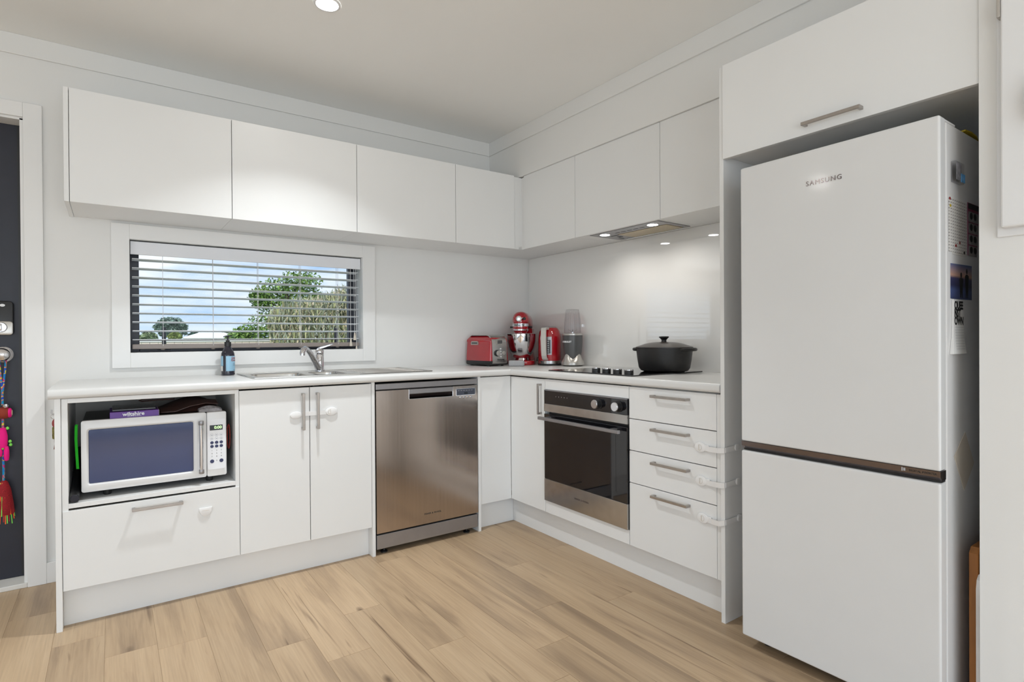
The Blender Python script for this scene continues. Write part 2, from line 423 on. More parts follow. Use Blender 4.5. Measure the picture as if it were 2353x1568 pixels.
b = lathe(B(), [(.022, 0), (.022, -.008), (.019, -.011), (0, -.011)], (-2.857, .064, 1.14), 28, 'y'); box(b, -2.862, -2.852, .040, .054, 1.124, 1.156, bev=.004)
obj('thumb_turn', b, 'chrome', lk, True)
obj('lock_badge', prism(B(), ellipse(-2.852, 1.237, .009, .006), 'y', .0665, .068), 'white', lk)
kn = obj('door_knob', lathe(B(), [(.001, .0945), (.034, .0945), (.034, .088), (.028, .084), (.013, .080), (.012, .060), (.020, .052), (.028, .040), (.029, .030), (.024, .020), (.012, .014), (0, .013)], (-2.852, 0, 1.02), 32, 'y'), 'chrome', d, True)

# ---- kitchen window
b = B()
for a in ((WX0-.072, WX0, .948, 1.633), (WX1, WX1+.077, .948, 1.633), (WX0, WX1, .948, WZ0), (WX0, WX1, WZ1, 1.633)): box(b, a[0], a[1], -.014, 0, a[2], a[3], bev=.0015)
w = struct('window_1', b, 'trim')
b = B()
box(b, WX0-.0115, WX0, -.0005, .139, WZ0, WZ1); box(b, WX1, WX1+.0115, -.0005, .139, WZ0, WZ1); box(b, WX0-.0115, WX1+.0115, -.0005, .139, WZ0-.0115, WZ0); box(b, WX0-.0115, WX1+.0115, -.0005, .139, WZ1, WZ1+.0115)
obj('reveal_lining', b, 'trim', w)
b = B()
for a in ((WX0+.0005, WX0+.040, WZ0+.0005, WZ1-.0005), (WX1-.046, WX1-.0005, WZ0+.0005, WZ1-.0005), (WX0+.04, WX1-.046, WZ0+.0005, WZ0+.028), (WX0+.04, WX1-.046, WZ1-.04, WZ1-.0005)): box(b, a[0], a[1], .10, .138, a[2], a[3], bev=.002)
obj('window_frame', b, 'alu', w)
obj('pane', bx(WX0+.038, WX1-.044, .118, .122, WZ0+.026, WZ1-.038), 'glass', w)
for xx in (-2.246, -1.374):
    b = B(); box(b, xx-.009, xx+.009, .088, .100, 1.036, 1.145, bev=.003); box(b, xx-.03, xx+.03, .085, .10, 1.03, 1.045, bev=.003)
    obj('window_stay', b, 'alu', w)

# ---- venetian blind
bl = thing('venetian_blind', 'white horizontal slat blind hung inside the kitchen window', 'blind', (-1.82, .045, WZ1))
obj('valance', bx(WX0+.003, WX1-.003, .012, .024, 1.493, 1.556, bev=.002), 'slat', bl)
obj('head_rail', bx(WX0+.006, WX1-.006, .026, .072, 1.505, 1.552), 'slat', bl)
first = None
for i in range(10):
    z = 1.472-.04345*i
    if first is None:
        b = prism(B(), [(.020, -.0012), (.032, .0006), (.045, .0012), (.058, .0006), (.070, -.0012), (.070, .0014), (.058, .0032), (.045, .0038), (.032, .0032), (.020, .0014)], 'x', WX0+.010, WX1-.014)
        xform(b, Matrix.Translation((0, .045, z)) @ Matrix.Rotation(math.radians(-6), 4, 'X') @ Matrix.Translation((0, -.045, -.0012)))
        first = obj('slat', b, 'slat', bl, True)
    else: share(first, (0, 0, z-1.472), bl)
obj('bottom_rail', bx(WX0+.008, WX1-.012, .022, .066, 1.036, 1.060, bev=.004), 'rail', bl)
for xx in (-2.254, -2.032, -1.815, -1.593, -1.382):
    b = B()
    tube(b, [(xx, .019, 1.50), (xx, .019, 1.05)], .0008, 5); tube(b, [(xx+.004, .071, 1.50), (xx+.004, .071, 1.05)], .0008, 5); tube(b, [(xx+.002, .045, 1.50), (xx+.002, .045, 1.05)], .0009, 5)
    obj('ladder_cord', b, 'white', bl)
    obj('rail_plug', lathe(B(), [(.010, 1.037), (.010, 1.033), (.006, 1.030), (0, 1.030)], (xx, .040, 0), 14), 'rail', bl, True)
for xx, ze, dx in ((-1.313, 1.075, .0), (-1.289, 1.110, .003), (-1.279, 1.03, .003)):
    c = obj('pull_cord', tube(B(), [(xx-dx, .010, 1.50), (xx, .008, ze)], .0011, 6), 'white', bl)
    obj('cord_tassel', lathe(B(), [(.002, ze+.008), (.004, ze+.004), (.0085, ze-.032), (.0085, ze-.038), (0, ze-.038)], (xx, .008, 0), 12), 'mag', c, True)

# ------------------------------------------------------------------ cabinets
HB = .0055
def d_handle(name, axis, a, b, c, face, out, parent, t=.011):
    """square D handle. axis: direction of bar. 'x','y' or 'z'. face: plane of door, out: signed standoff"""
    bm = B()
    if axis == 'x':   # on y faces, bar along x at z=c
        y0 = face; y1 = face-out
        box(bm, a, b, y1, y1+t*.75, c-t/2, c+t/2, bev=.0015)
        for e in (a, b-t if b > a else b+t): box(bm, e+.0003, e+t-.0003, y1+.0003, y0, c-t/2+.0003, c+t/2-.0003, bev=.0012)
    elif axis == 'zy':  # on y faces, vertical bar at x=c
        y0 = face; y1 = face-out
        box(bm, c-t/2, c+t/2, y1, y1+t*.75, a, b, bev=.0015)
        for e in (a, b-t): box(bm, c-t/2+.0003, c+t/2-.0003, y1+.0003, y0, e+.0003, e+t-.0003, bev=.0012)
    elif axis == 'y':  # on x faces, bar along y at z=c
        x0 = face; x1 = face-out
        box(bm, x1, x1+t*.75, a, b, c-t/2, c+t/2, bev=.0015)
        for e in (a, b-t): box(bm, x1+.0003, x0, e+.0003, e+t-.0003, c-t/2+.0003, c+t/2-.0003, bev=.0012)
    elif axis == 'zx':
        x0 = face; x1 = face-out
        box(bm, x1, x1+t*.75, c-t/2, c+t/2, a, b, bev=.0015)
        for e in (a, b-t): box(bm, x1+.0003, x0, c-t/2+.0003, c+t/2-.0003, e+.0003, e+t-.0003, bev=.0012)
    return obj(name, bm, 'brushed', parent)
def carcass_l(bm, x0, x1, y0, y1, z0, z1, t=.016, top=True):
    """open-fronted box facing -y"""
    box(bm, x0, x0+t, y0, y1, z0, z1); box(bm, x1-t, x1, y0, y1, z0, z1)
    box(bm, x0+t, x1-t, y0, y1, z0, z0+t); box(bm, x0+t, x1-t, y1-t, y1, z0+t, z1)
    if top: box(bm, x0+t, x1-t, y0, y1-t, z1-t, z1)
def carcass_r(bm, x0, x1, y0, y1, z0, z1, t=.016):
    """open-fronted box facing -x; y0>y1"""
    box(bm, x0, x1, y0, y0-t, z0, z1); box(bm, x0, x1, y1, y1+t, z0, z1)
    box(bm, x0, x1, y0-t, y1+t, z0, z0+t); box(bm, x1-t, x1, y0-t, y1+t, z0+t, z1); box(bm, x0, x1-t, y0-t, y1+t, z1-t, z1)
ZB0, ZB1, ZT = .147, .857, .8644
# microwave cabinet
c = thing('microwave_cabinet', 'white base cabinet with an open microwave niche above one wide drawer', 'cabinet', (-2.32, -.3, 0))
obj('end_panel', bx(-2.636, -2.6175, -.584, -.001, 0, ZT-.0005, bev=.001), 'cab', c)
b = B(); yb = -.578
box(b, -2.6165, -2.5975, yb, -.005, ZB0, .8625, bev=.0008); box(b, -2.031, -2.0155, yb, -.005, ZB0, .8625, bev=.0008)
box(b, -2.5975, -2.031, yb, -.005, .8455, .8625, bev=.0008)
obj('carcass', b, 'cab', c)
b = B(); box(b, -2.5975, -2.031, yb, -.02, .4515, .4685, bev=.0008)
obj('shelf', b, 'cab', c)
obj('back_panel', bx(-2.5975, -2.031, -.020, -.006, .4685, .8455), 'cabin', c)
dr = obj('drawer', bx(-2.6150, -2.0165, YB, YB+.018, ZB0, .4435, bev=.0012), 'cab', c)
d_handle('handle', 'x', -2.402, -2.230, .4165, YB, .030, dr)
# sink cabinet
c = thing('sink_cabinet', 'white base cabinet with two tall doors below the sink', 'cabinet', (-1.72, -.3, 0))
b = B(); carcass_l(b, -2.0145, -1.4205, YB+.0185, -.005, ZB0, .70, top=False); obj('carcass', b, 'cabin', c)
for x0, x1, hx in ((-2.0145, -1.7190, -1.7505), (-1.7160, -1.4210, -1.6850)):
    dd = obj('door', bx(x0, x1, YB, YB+.018, ZB0, ZB1, bev=.0012), 'cab', c)
    d_handle('handle', 'zy', .664, .832, hx, YB, .030, dd)
obj('side_panel', bx(-1.4195, -1.4035, -.584, -.005, 0, ZT-.0005, bev=.001), 'cab', c)
# corner cabinet
c = thing('corner_cabinet', 'white corner base cabinet with blank filler panel and one narrow door', 'cabinet', (-.3, -.3, 0))
obj('side_panel', bx(-.8030, -.7865, -.584, -.005, 0, ZT-.0005, bev=.001), 'cab', c)
obj('filler_panel', bx(-.7862, -.5765, YB+.003, YB+.019, ZB0, ZB1+.002, bev=.001), 'cab', c)
dd = obj('door', bx(XB, XB+.018, YB+.002, -.8930, ZB0, ZB1, bev=.0012), 'cab', c)
d_handle('handle', 'zx', .667, .832, -.8640, XB, .028, dd)
obj('carcass', bx(-.54, -.005, -.892, -.5645, ZB0, .70), 'cabin', c)
# oven housing
c = thing('oven_cabinet', 'white housing cabinet around the built-in oven under the hob', 'cabinet', (-.3, -1.2, 0))
obj('top_panel', bx(XB, XB+.018, -.8960, -1.4935, .8035, .8585, bev=.001), 'cab', c)
obj('bottom_panel', bx(XB, XB+.018, -.8960, -1.4935, ZB0, .2120, bev=.001), 'cab', c)
b = B(); box(b, XB+.019, -.005, -.8940, -.8960+.0, ZB0, .86); box(b, XB+.019, -.005, -1.4935, -1.4955, ZB0, .86); box(b, XB+.019, -.005, -.896, -1.4935, ZB0, ZB0+.016); 
obj('carcass', b, 'cabin', c)
# drawer stack
c = thing('drawer_cabinet', 'white base cabinet with four stacked drawers next to the oven', 'cabinet', (-.3, -1.7, 0))
for z0, z1, hz in ((ZB0, .4277, .4005), (.4310, .5722, .5420), (.5757, .7137, .6845), (.7172, .8577, .8270)):
    dd = obj('drawer', bx(XB, XB+.018, -1.4965, -1.9425, z0, z1, bev=.0012), 'cab', c)
    d_handle('handle', 'y', -1.8230, -1.6370, hz, XB, .029, dd)
b = B(); carcass_r(b, XB+.0185, -.005, -1.4965, -1.944, ZB0, .86); obj('carcass', b, 'cabin', c)
obj('filler_strip', bx(XB, XB+.018, -1.9445, YP0+.0005, ZB0, .8577, bev=.001), 'cab', c)
# tall end panel
tag(obj('tall_end_panel', bx(-.594, -.001, YP0-.0005, YP1, 0, 2.0875, bev=.001), 'cab', loc=(-.3, -1.98, 0)), 'tall white end panel standing between the counter and the fridge', 'panel')
# kickboards
tag(obj('kickboard', bx(-2.6170, -1.4200, -.530, -.514, 0, ZB0-.0005), 'cab', loc=(-2, -.52, 0)), 'long white kickboard under the microwave cabinet and sink cabinet', 'kickboard')
tag(obj('kickboard', bx(-.7860, -.5285, -.530, -.514, 0, ZB0-.0005), 'cab', loc=(-.65, -.52, 0)), 'short white kickboard between the dishwasher and the inside corner', 'kickboard')
tag(obj('kickboard', bx(-.5280, -.512, -.5305, YP0, 0, ZB0-.0005), 'cab', loc=(-.52, -1.2, 0)), 'long white kickboard under the oven and the drawers', 'kickboard')

# ---- wall cabinets, window wall
def wall_cab_l(x0, x1, label, extra=None):
    c = thing('wall_cabinet', label, 'cabinet', ((x0+x1)/2, -.18, U0), group=None)
    b = B(); box(b, x0+.0005, x1-.0005, YU+.0195, -.0005, U0+.0005, U0+.0165); box(b, x0+.0005, x1-.0005, YU+.0195, -.0005, U1-.0165, U1-.0005)
    box(b, x0+.0005, x0+.016, YU+.0195, -.0005, U0+.0165, U1-.0165); box(b, x1-.016, x1-.0005, YU+.0195, -.0005, U0+.0165, U1-.0165); box(b, x0+.016, x1-.016, -.016, -.0005, U0+.0165, U1-.0165)
    obj('carcass', b, 'cab', c)
    obj('door', bx(x0+.0013, x1-.0013, YU, YU+.018, U0-.002, U1, bev=.0012), 'cab', c)
    return c
c = wall_cab_l(-2.5965, -1.9990, 'white wall cabinet door beside the exposed end panel, above the soap bottle')
obj('end_panel', bx(-2.6135, -2.5970, YU-.001, -.0005, U0-.002, U1, bev=.001), 'cab', c)
wall_cab_l(-1.9990, -1.4015, 'white wall cabinet directly above the kitchen window and tap')
wall_cab_l(-1.4015, -.8055, 'white wall cabinet above the dishwasher side of the counter')
c = wall_cab_l(-.8055, -.3800, 'narrow white wall cabinet meeting the inside corner above the toaster')
obj('corner_filler', bx(-.3795, -.3010, YU+.008, YU+.024, U0-.001, U1-.004, bev=.001), 'cab', c)
b = B(); box(b, -.3795, -.0005, YU+.0245, -.0005, U0+.0005, U0+.0165); box(b, -.3030, -.0005, -.3762, YU+.0245, U0+.0005, U0+.0165); box(b, -.3440, -.3030, -.3470, YU+.0245, U0+.0005, U0+.0165)
obj('corner_base', b, 'cab', c)
# ---- wall cabinets, hob wall
def wall_cab_r(y0, y1, label):
    c = thing('wall_cabinet', label, 'cabinet', (-.16, (y0+y1)/2, U0))
    b = B(); box(b, XU+.0195, -.0005, y0-.0005, y1+.0005, U0+.0005, U0+.0165); box(b, XU+.0195, -.0005, y0-.0005, y1+.0005, U1-.0165, U1-.0005)
    box(b, XU+.0195, -.0005, y0-.0005, y0-.016, U0+.0165, U1-.0165); box(b, XU+.0195, -.0005, y1+.016, y1+.0005, U0+.0165, U1-.0165)
    obj('carcass', b, 'cab', c)
    obj('door', bx(XU, XU+.018, y0-.0013, y1+.0013, U0-.002, U1, bev=.0012), 'cab', c)
    return c
c = wall_cab_r(-.3765, -.8617, 'white wall cabinet above the kettle and blender')
obj('corner_filler', bx(XU+.007, XU+.022, -.3473, -.3760, U0-.001, U1-.004, bev=.001), 'cab', c)
wall_cab_r(-.8617, -1.4658, 'white wall cabinet holding the built-in range hood')
wall_cab_r(-1.4658, -1.9720, 'white wall cabinet against the tall end panel, right of the range hood')
# ---- cabinet over fridge
c = thing('fridge_top_cabinet', 'wide white cabinet above the fridge with one lift-up door', 'cabinet', (-.3, -2.37, 1.74))
dd = obj('door', bx(-.601, -.583, -1.9915, YN+.0012, 1.7395, 2.0875, bev=.0012), 'cab', c)
d_handle('handle', 'y', -2.4740, -2.2960, 1.7690, -.601, .027, dd)
b = B(); carcass_r(b, -.582, -.001, -1.9905, YN+.0005, 1.752, 2.0870); obj('carcass', b, 'cab', c)

# ------------------------------------------------------------------ countertop
b = B()
prof = [(-.492, ZT)]
for k in range(7):
    a = math.radians(-90-90*k/6); prof.append((-.590+.013*math.cos(a), ZT+.013+.013*math.sin(a)))
for k in range(7):
    a = math.radians(180-90*k/6); prof.append((-.590+.013*math.cos(a), .9-.013+.013*math.sin(a)))
prof.append((-.492, .9))
def strip(bm, f0, f1):
    r0 = [bm.verts.new(f0(*p)) for p in prof]; r1 = [bm.verts.new(f1(*p)) for p in prof]; n = len(prof)
    for i in range(n): bm.faces.new((r0[i], r0[(i+1) % n], r1[(i+1) % n], r1[i]))
    bm.faces.new(r0); bm.faces.new(list(reversed(r1)))
CF = -.6028; CR = -.595; dC = CF+.603
strip(b, lambda p, z: (-2.6530, p+dC, z), lambda p, z: (CR+(p+.603), p+dC, z))
strip(b, lambda p, z: (p+.603+CR, p+dC, z), lambda p, z: (p+.603+CR, -1.9725, z))
yi = -.492+dC; xi = -.492+.603+CR
for a in ((-2.653, -1.922, yi, -.001), (-1.922, -1.462, -.098, -.001), (-1.462, -.001, yi, -.001)): box(b, *a, ZT, .9)
box(b, xi, -.001, -1.9725, yi, ZT, .9)
ct = tag(obj('countertop', b, 'counter', smooth=True, loc=(-1.3, -.3, ZT), angle=30), 'white L-shaped kitchen countertop with rounded front edge', 'countertop')
obj('end_cap', prism(B(), [(p[0]+.603+CR-.0006, p[1]) for p in [(-.562, ZT+.0)] + prof[1:15] + [(-.562, .9003)]], 'y', -1.9690, -1.9730), 'ltgrey', ct)

# splashback
tag(obj('splashback', bx(-.007, -.0006, -.015, YP0, .9005, U0, bev=.001), 'splash', loc=(-.004, -1, .9)), 'glossy white glass splashback behind the hob, mirroring the window', 'splashback')

# ------------------------------------------------------------------ sink and tap
SX0, SX1, SY0, SY1, SZ = -1.940, -1.045, -.510, -.068, .9045
sk = thing('kitchen_sink', 'stainless inset sink with two bowls and ridged drainboard', 'sink', (-1.5, -.3, .9))
def bowl_zone(bm, x0, x1, bx0, bx1, by0, by1, depth, r):
    n = 6; inner = rrect((bx0+bx1)/2, (by0+by1)/2, bx1-bx0, by1-by0, r, n)
    cx, cy = (bx0+bx1)/2, (by0+by1)/2; outer = []
    for px, py in inner:
        dx, dy = px-cx, py-cy
        t = min((x1-cx)/dx if dx > 1e-9 else ((x0-cx)/dx if dx < -1e-9 else 9e9), (SY1-cy)/dy if dy > 1e-9 else ((SY0-cy)/dy if dy < -1e-9 else 9e9))
        outer.append((cx+dx*t, cy+dy*t))
    for qx, qy in ((x0, SY0), (x1, SY0), (x0, SY1), (x1, SY1)):
        k = min(range(len(outer)), key=lambda i: (outer[i][0]-qx)**2+(outer[i][1]-qy)**2); outer[k] = (qx, qy)
    sc = lambda f, rr: [(cx+(px-cx)*f, cy+(py-cy)*f) for px, py in rr]
    rings = [[(p[0], p[1], SZ) for p in outer], [(p[0], p[1], SZ) for p in sc(1.03, inner)], [(p[0], p[1], SZ-.003) for p in inner], [(p[0], p[1], SZ-.012) for p in sc(.985, inner)],
             [(p[0], p[1], SZ-depth*.8) for p in sc(.95, inner)], [(p[0], p[1], SZ-depth*.96) for p in sc(.90, inner)], [(p[0], p[1], SZ-depth) for p in sc(.80, inner)], [(p[0], p[1], SZ-depth-.003) for p in sc(.12, inner)]]
    ring_skin(bm, rings, True, False, True)
b = B(); bowl_zone(b, SX0, -1.640, -1.905, -1.655, -.470, -.150, .16, .05); obj('main_bowl', b, 'sinksteel', sk, True)
b = B(); bowl_zone(b, -1.640, -1.450, -1.625, -1.480, -.440, -.190, .11, .045); obj('half_bowl', b, 'sinksteel', sk, True)
b = B(); box(b, -1.450, SX1, SY0, SY1, .9008, SZ-.001)
for k in range(9): box(b, -1.40, -1.085, -.46+.042*k, -.448+.042*k, SZ-.002, SZ+.0018, bev=.0016)
obj('drainboard', b, 'sinksteel', sk, True)
b = B()
for a in ((SX0, SX1, SY0, SY0+.010), (SX0, SX1, SY1-.010, SY1), (SX0, SX0+.010, SY0+.01, SY1-.01), (SX1-.010, SX1, SY0+.01, SY1-.01)): box(b, *a, .9006, SZ+.0022, bev=.0015)
obj('rim', b, 'sinksteel', sk, True)
for cc in ((-1.78, -.31, SZ-.165), (-1.5525, -.315, SZ-.1148)): obj('waste', lathe(B(), [(.001, .002), (.03, .002), (.034, .0005)], cc, 20), 'chrome', sk, True)
TX, TY = -1.530, -.110
tp = thing('mixer_tap', 'chrome single-lever mixer tap with angled spout behind the sink', 'tap', (TX, TY, SZ))
obj('body', lathe(B(), [(.026, SZ+.0004), (.026, SZ+.006), (.0225, SZ+.010), (.0225, SZ+.088), (.0215, SZ+.090), (.0215, SZ+.092), (.0228, SZ+.094), (.0228, SZ+.110), (.018, SZ+.120), (0, SZ+.122)], (TX, TY, 0), 32), 'chrome', tp, True)
tip = Vector((-1.648, -.262, 1.030)); st = Vector((TX-.012, TY-.012, SZ+.022))
pts = []
for k in range(9):
    t = k/8; p = st.lerp(tip, t); p.z += .018*math.sin(math.pi*t)**1*t*1.2; pts.append(p)
pts += [tip+Vector((-.014, -.014, -.004)), tip+Vector((-.020, -.020, -.020)), tip+Vector((-.020, -.020, -.034))]
obj('spout', tube(B(), pts, [.019, .018, .0165, .0155, .015, .0145, .014, .014, .014, .0135, .013, .0125], 16), 'chrome', tp, True)
b = B(); ring = []
for k, (dx, zz, hw, hh) in enumerate(((-.022, .108, .012, .006), (-.008, .122, .019, .007), (.010, .128, .020, .006), (.030, .134, .016, .005), (.052, .141, .012, .004), (.068, .147, .010, .003), (.074, .1475, .006, .002))):
    px = TX+dx*.94; py = TY-dx*.30
    ring.append([(px+ (-.30)*s*hw*-1*0 + .30*s*hw, py+.94*s*hw, SZ+zz+t*hh) for s, t in ((-1, -.6), (-.6, -1), (.6, -1), (1, -.6), (1, .6), (.6, 1), (-.6, 1), (-1, .6))])
ring_skin(b, ring); obj('lever', b, 'chrome', tp, True)

# ------------------------------------------------------------------ soap bottle
bt = thing('soap_bottle', 'dark pump soap bottle with pale blue label beside the sink', 'bottle', (-1.985, -.105, .9005), math.radians(-8))
obj('body', lathe(B(), [(.001, 0), (.028, 0), (.0315, .004), (.0315, .100), (.029, .112), (.020, .131), (.0145, .142), (.0135, .150)], seg=36), 'amber', bt, True, local=True)
obj('collar', lathe(B(), [(.0155, .146), (.0155, .166), (.012, .168), (.009, .169), (.009, .175), (0, .175)], seg=28), 'black', bt, True, local=True)
b = lathe(B(), [(.0042, .172), (.0042, .192), (.010, .195), (.010, .199), (0, .200)], seg=18)
ring_skin(b, [[(x, y*wd, z+t*.0025) for y, t in ((-1, -1), (1, -1), (1, 1), (-1, 1))] for x, z, wd in ((-.020, .1935, .004), (-.008, .1975, .0075), (.008, .1985, .0075), (.020, .1975, .004))])
obj('pump_head', b, 'black', bt, True, local=True)
def arc_sheet(bm, r, a0, a1, z0, z1, n=18):
    vs = [[bm.verts.new((r*math.sin(math.radians(a0+(a1-a0)*k/n)), -r*math.cos(math.radians(a0+(a1-a0)*k/n)), z)) for k in range(n+1)] for z in (z0, z1)]
    for k in range(n): bm.faces.new((vs[0][k], vs[0][k+1], vs[1][k+1], vs[1][k]))
    return bm
lb = obj('front_label', arc_sheet(B(), .0318, -16+0, 128, .022, .097), 'label', bt, True, local=True)
obj('back_label', arc_sheet(B(), .0318, -150, -42, .048, .097), 'label', bt, True, local=True)
obj('back_label_panel', arc_sheet(B(), .0318, -150, -46, .022, .047), 'paper', bt, True, local=True)
def wrap(bm, r, a0, z):
    for v in bm.verts:
        a = math.radians(a0)+v.co.x/r; rr = r+v.co.z
        v.co = Vector((rr*math.sin(a), -rr*math.cos(a), z+v.co.y))
    return bm
obj('lettering', wrap(text_bm('Dish', .015, .0001, bold=.0004), .032, 55, .0865), 'redink', lb, local=True)
obj('lettering', wrap(text_bm('Good', .015, .0001, bold=.0004), .032, 57, .0755), 'redink', lb, local=True)
b = B()
for k, (zz, ww) in enumerate(((.059, .012), (.054, .013), (.049, .013), (.026, .012))): arc_sheet(b, .0319, 58-ww/.032*57.3/1.0/1.6, 58+ww/.032*57.3/1.6, zz, zz+.0012, 6)
obj('small_print', b, M['navy'], lb, local=True)['kind'] = 'stuff'

# ------------------------------------------------------------------ dishwasher
DA, DB_ = -1.3975, -.8085; DF = -.586
dw = thing('dishwasher', 'stainless steel dishwasher built under the counter', 'dishwasher', (-1.1, -.3, 0))
obj('body', bx(DA+.004, DB_-.004, -.556, -.02, .035, .852), 'black', dw)
obj('top_trim', bx(DA, DB_, DF+.002, -.556, .8245, .8535, bev=.002), 'steelgrey', dw)
# door with a real handle recess
def dp(u, v): q = P(u, v, 'y', DF); return q.x, q.z
hx0, hz1 = dp(939.8, 896.6); hx1, _ = dp(1040.4, 890); _, hz0 = dp(940.7, 917.8)
b = B(); Z0, Z1 = .110, .8190
for a in ((DA, hx0, Z0, Z1), (hx1, DB_, Z0, Z1), (hx0, hx1, Z0, hz0)): box(b, a[0], a[1], DF, -.5565, a[2], a[3])
door = obj('door', b, 'steelv', dw)
hd = obj('handle', prism(B(), [(DF-.003, Z1-.001), (DF-.003, hz1-.020), (DF+.001, hz1-.023), (DF+.010, hz1-.020), (DF+.016, Z1-.001)], 'x', hx0+.002, hx1-.002), 'steelgrey', door, True)
obj('handle_scoop', prism(B(), [(DF+.024, Z1-.001), (DF+.020, hz0+.02), (DF+.012, hz0+.006), (DF+.001, hz0+.0005), (DF+.001, hz0-.0), (DF+.028, hz0), (DF+.029, Z1-.001)], 'x', hx0+.001, hx1-.001), 'chromedark', door, True)
b = B()
box(b, hx0-.0015, hx0+.002, DF-.001, DF+.02, hz0-.0015, Z1-.001, bev=.0007); box(b, hx1-.002, hx1+.0015, DF-.001, DF+.02, hz0-.0015, Z1-.001, bev=.0007); box(b, hx0, hx1, DF-.001, DF+.003, hz0-.0020, hz0+.001, bev=.0007)
obj('handle_surround', b, 'chrome', door)
px0, pz1 = dp(1049, 895.2); px1, pz0 = dp(1090.9, 905.2)
pan = obj('control_panel', prism(B(), rrect((px0+px1)/2, (pz0+pz1)/2-.001, px1-px0, .033, .002, 2), 'y', DF-.0015, DF+.001), mat('panel_slate', rgb(68, 72, 84), .25), door)
obj('panel_edge', prism(B(), rrect((px0+px1)/2, (pz0+pz1)/2-.001, px1-px0+.006, .038, .003, 2), 'y', DF-.0008, DF+.001), 'chrome', door)
b = B()
for k in range(6): box(b, px0+.008+.0165*k, px0+.018+.0165*k, DF-.0019, DF-.0015, pz1-.009, pz1-.0075)
obj('panel_marks', b, 'ltgrey', pan)
obj('panel_screen', bx((px0+px1)/2-.011, (px0+px1)/2+.011, DF-.0019, DF-.0015, pz0+.003, pz0+.013), 'lcd', pan)
for k in range(4):
    xx, zz = dp(1058+k*7.93, 913.4-.5*k)
    obj('button', lathe(B(), [(.0065, DF), (.0065, DF-.003), (.005, DF-.0042), (0, DF-.0045)], (xx, 0, zz), 16, 'y'), 'chrome', door, True)
tx, tz = dp(995, 1178.5)
obj('lettering', text_y('FISHER & PAYKEL', .0105, tx, DF-.0004, tz, bold=.0003, spacing=1.25), 'ink', door)
obj('kick_panel', bx(DA+.001, DB_-.001, DF+.003, -.560, .030, .1005, bev=.002), 'steelgrey', dw)
for xx in (-1.345, -.86):
    for yy in (-.545, -.10):
        obj('foot', lathe(B(), [(.018, 0), (.018, .006), (.008, .010), (.008, .036)], (xx, yy, 0), 14), 'black', dw, True)

# ------------------------------------------------------------------ oven
OX = -.584
ov = thing('oven', 'built-in black glass oven with stainless trims and bar handle', 'oven', (-.3, -1.195, .213))
oy0, oy1 = -.8985, -1.4915
obj('body', bx(-.556, -.03, oy0-.01, oy1+.01, .2145, .798), 'black', ov)
cp = obj('control_panel', bx(OX, -.5565, oy0, oy1, .7290, .8010, bev=.001), 'gloss', ov)
obj('top_trim', bx(OX-.0015, -.556, oy0, oy1, .7985, .8025), 'steelgrey', ov)
obj('steel_band', bx(OX-.002, -.5565, oy0, oy1, .6880, .7290, bev=.001), 'steel', ov)
dr = obj('door', bx(OX-.001, -.5565, oy0, oy1, .3300, .6750, bev=.002), 'gloss', ov)
obj('viewing_glass', bx(OX-.0016, OX, oy0-.07, oy1+.07, .37, .632), 'gloss', dr)
st_ = obj('steel_strip', bx(OX-.002, -.5565, oy0, oy1, .2140, .3295, bev=.001), 'steel', dr)
obj('lettering', text_x('FISHER & PAYKEL', .0115, OX-.0024, -1.19, .276, spacing=1.2), 'chromedark', st_)
hb = B(); box(hb, OX-.050, OX-.034, oy0-.004, oy1+.010, .6480, .6640, bev=.002)
for yy in (oy0-.04, oy1+.06): box(hb, OX-.036, OX-.0005, yy-.0, yy-.02 if yy > -1 else yy+.02, .649, .663, bev=.001)
obj('handle', hb, 'steelgrey', dr)
for u, v in ((1365.3+3, 932.4), (1410.8+4, 938.3)):
    q = P(u, v, 'x', OX-.02)
    k = obj('knob', lathe(B(), [(.026, OX), (.026, OX-.004), (.0215, OX-.005), (.0205, OX-.026)], (0, q.y, .7640), 32, 'x'), 'black', cp, True)
    obj('knob_cap', lathe(B(), [(.0205, OX-.026), (.0205, OX-.030), (.0195, OX-.0315), (0, OX-.0315)], (0, q.y, .7640), 32, 'x'), 'chrome', k, True)
b = B()
for k in range(5): box(b, OX-.0004, OX, -.995-.022*k, -.997-.022*k, .770, .7745)
obj('panel_marks', b, 'ltgrey', cp)

# ------------------------------------------------------------------ hob, pot
hb = thing('hob', 'black glass ceramic hob with a row of four knobs', 'hob', (-.29, -1.187, .9))
gl = obj('glass', bx(-.545, -.030, -.887, -1.487, .9004, .9060, bev=.002), 'gloss', hb)
for k in range(4):
    yy = -1.152-.080*k; xx = -.446-.006*k
    kn = obj('knob', lathe(B(), [(.0215, .906), (.0215, .920), (.0205, .9215)], (xx, yy, 0), 28), 'black', hb, True)
    obj('knob_cap', lathe(B(), [(.0205, .9215), (.0205, .9245), (.019, .9260), (0, .9260)], (xx, yy, 0), 28), 'chrome', kn, True)
pc = P(1526, 850, 'x', -.205)
pot = thing('casserole_pot', 'black oval cast-iron casserole with a knobbed lid on the hob', 'pot', (-.205, pc.y, .9062), math.radians(-76))
SXp, SYp = 1.02, .84
obj('body', lathe(B(), [(.001, 0), (.098, 0), (.116, .006), (.126, .020), (.133, .060), (.1395, .112), (.1395, .117), (.134, .117), (.132, .112)], seg=48, sx=SXp, sy=SYp, cap1=False), 'castiron', pot, True, local=True)
ld = obj('lid', lathe(B(), [(.134, .1165), (.1415, .118), (.1415, .1225), (.134, .1255), (.118, .131), (.095, .1385), (.070, .144), (.040, .1475), (.001, .149)], seg=48, sx=SXp, sy=SYp), 'castlid', pot, True, local=True)
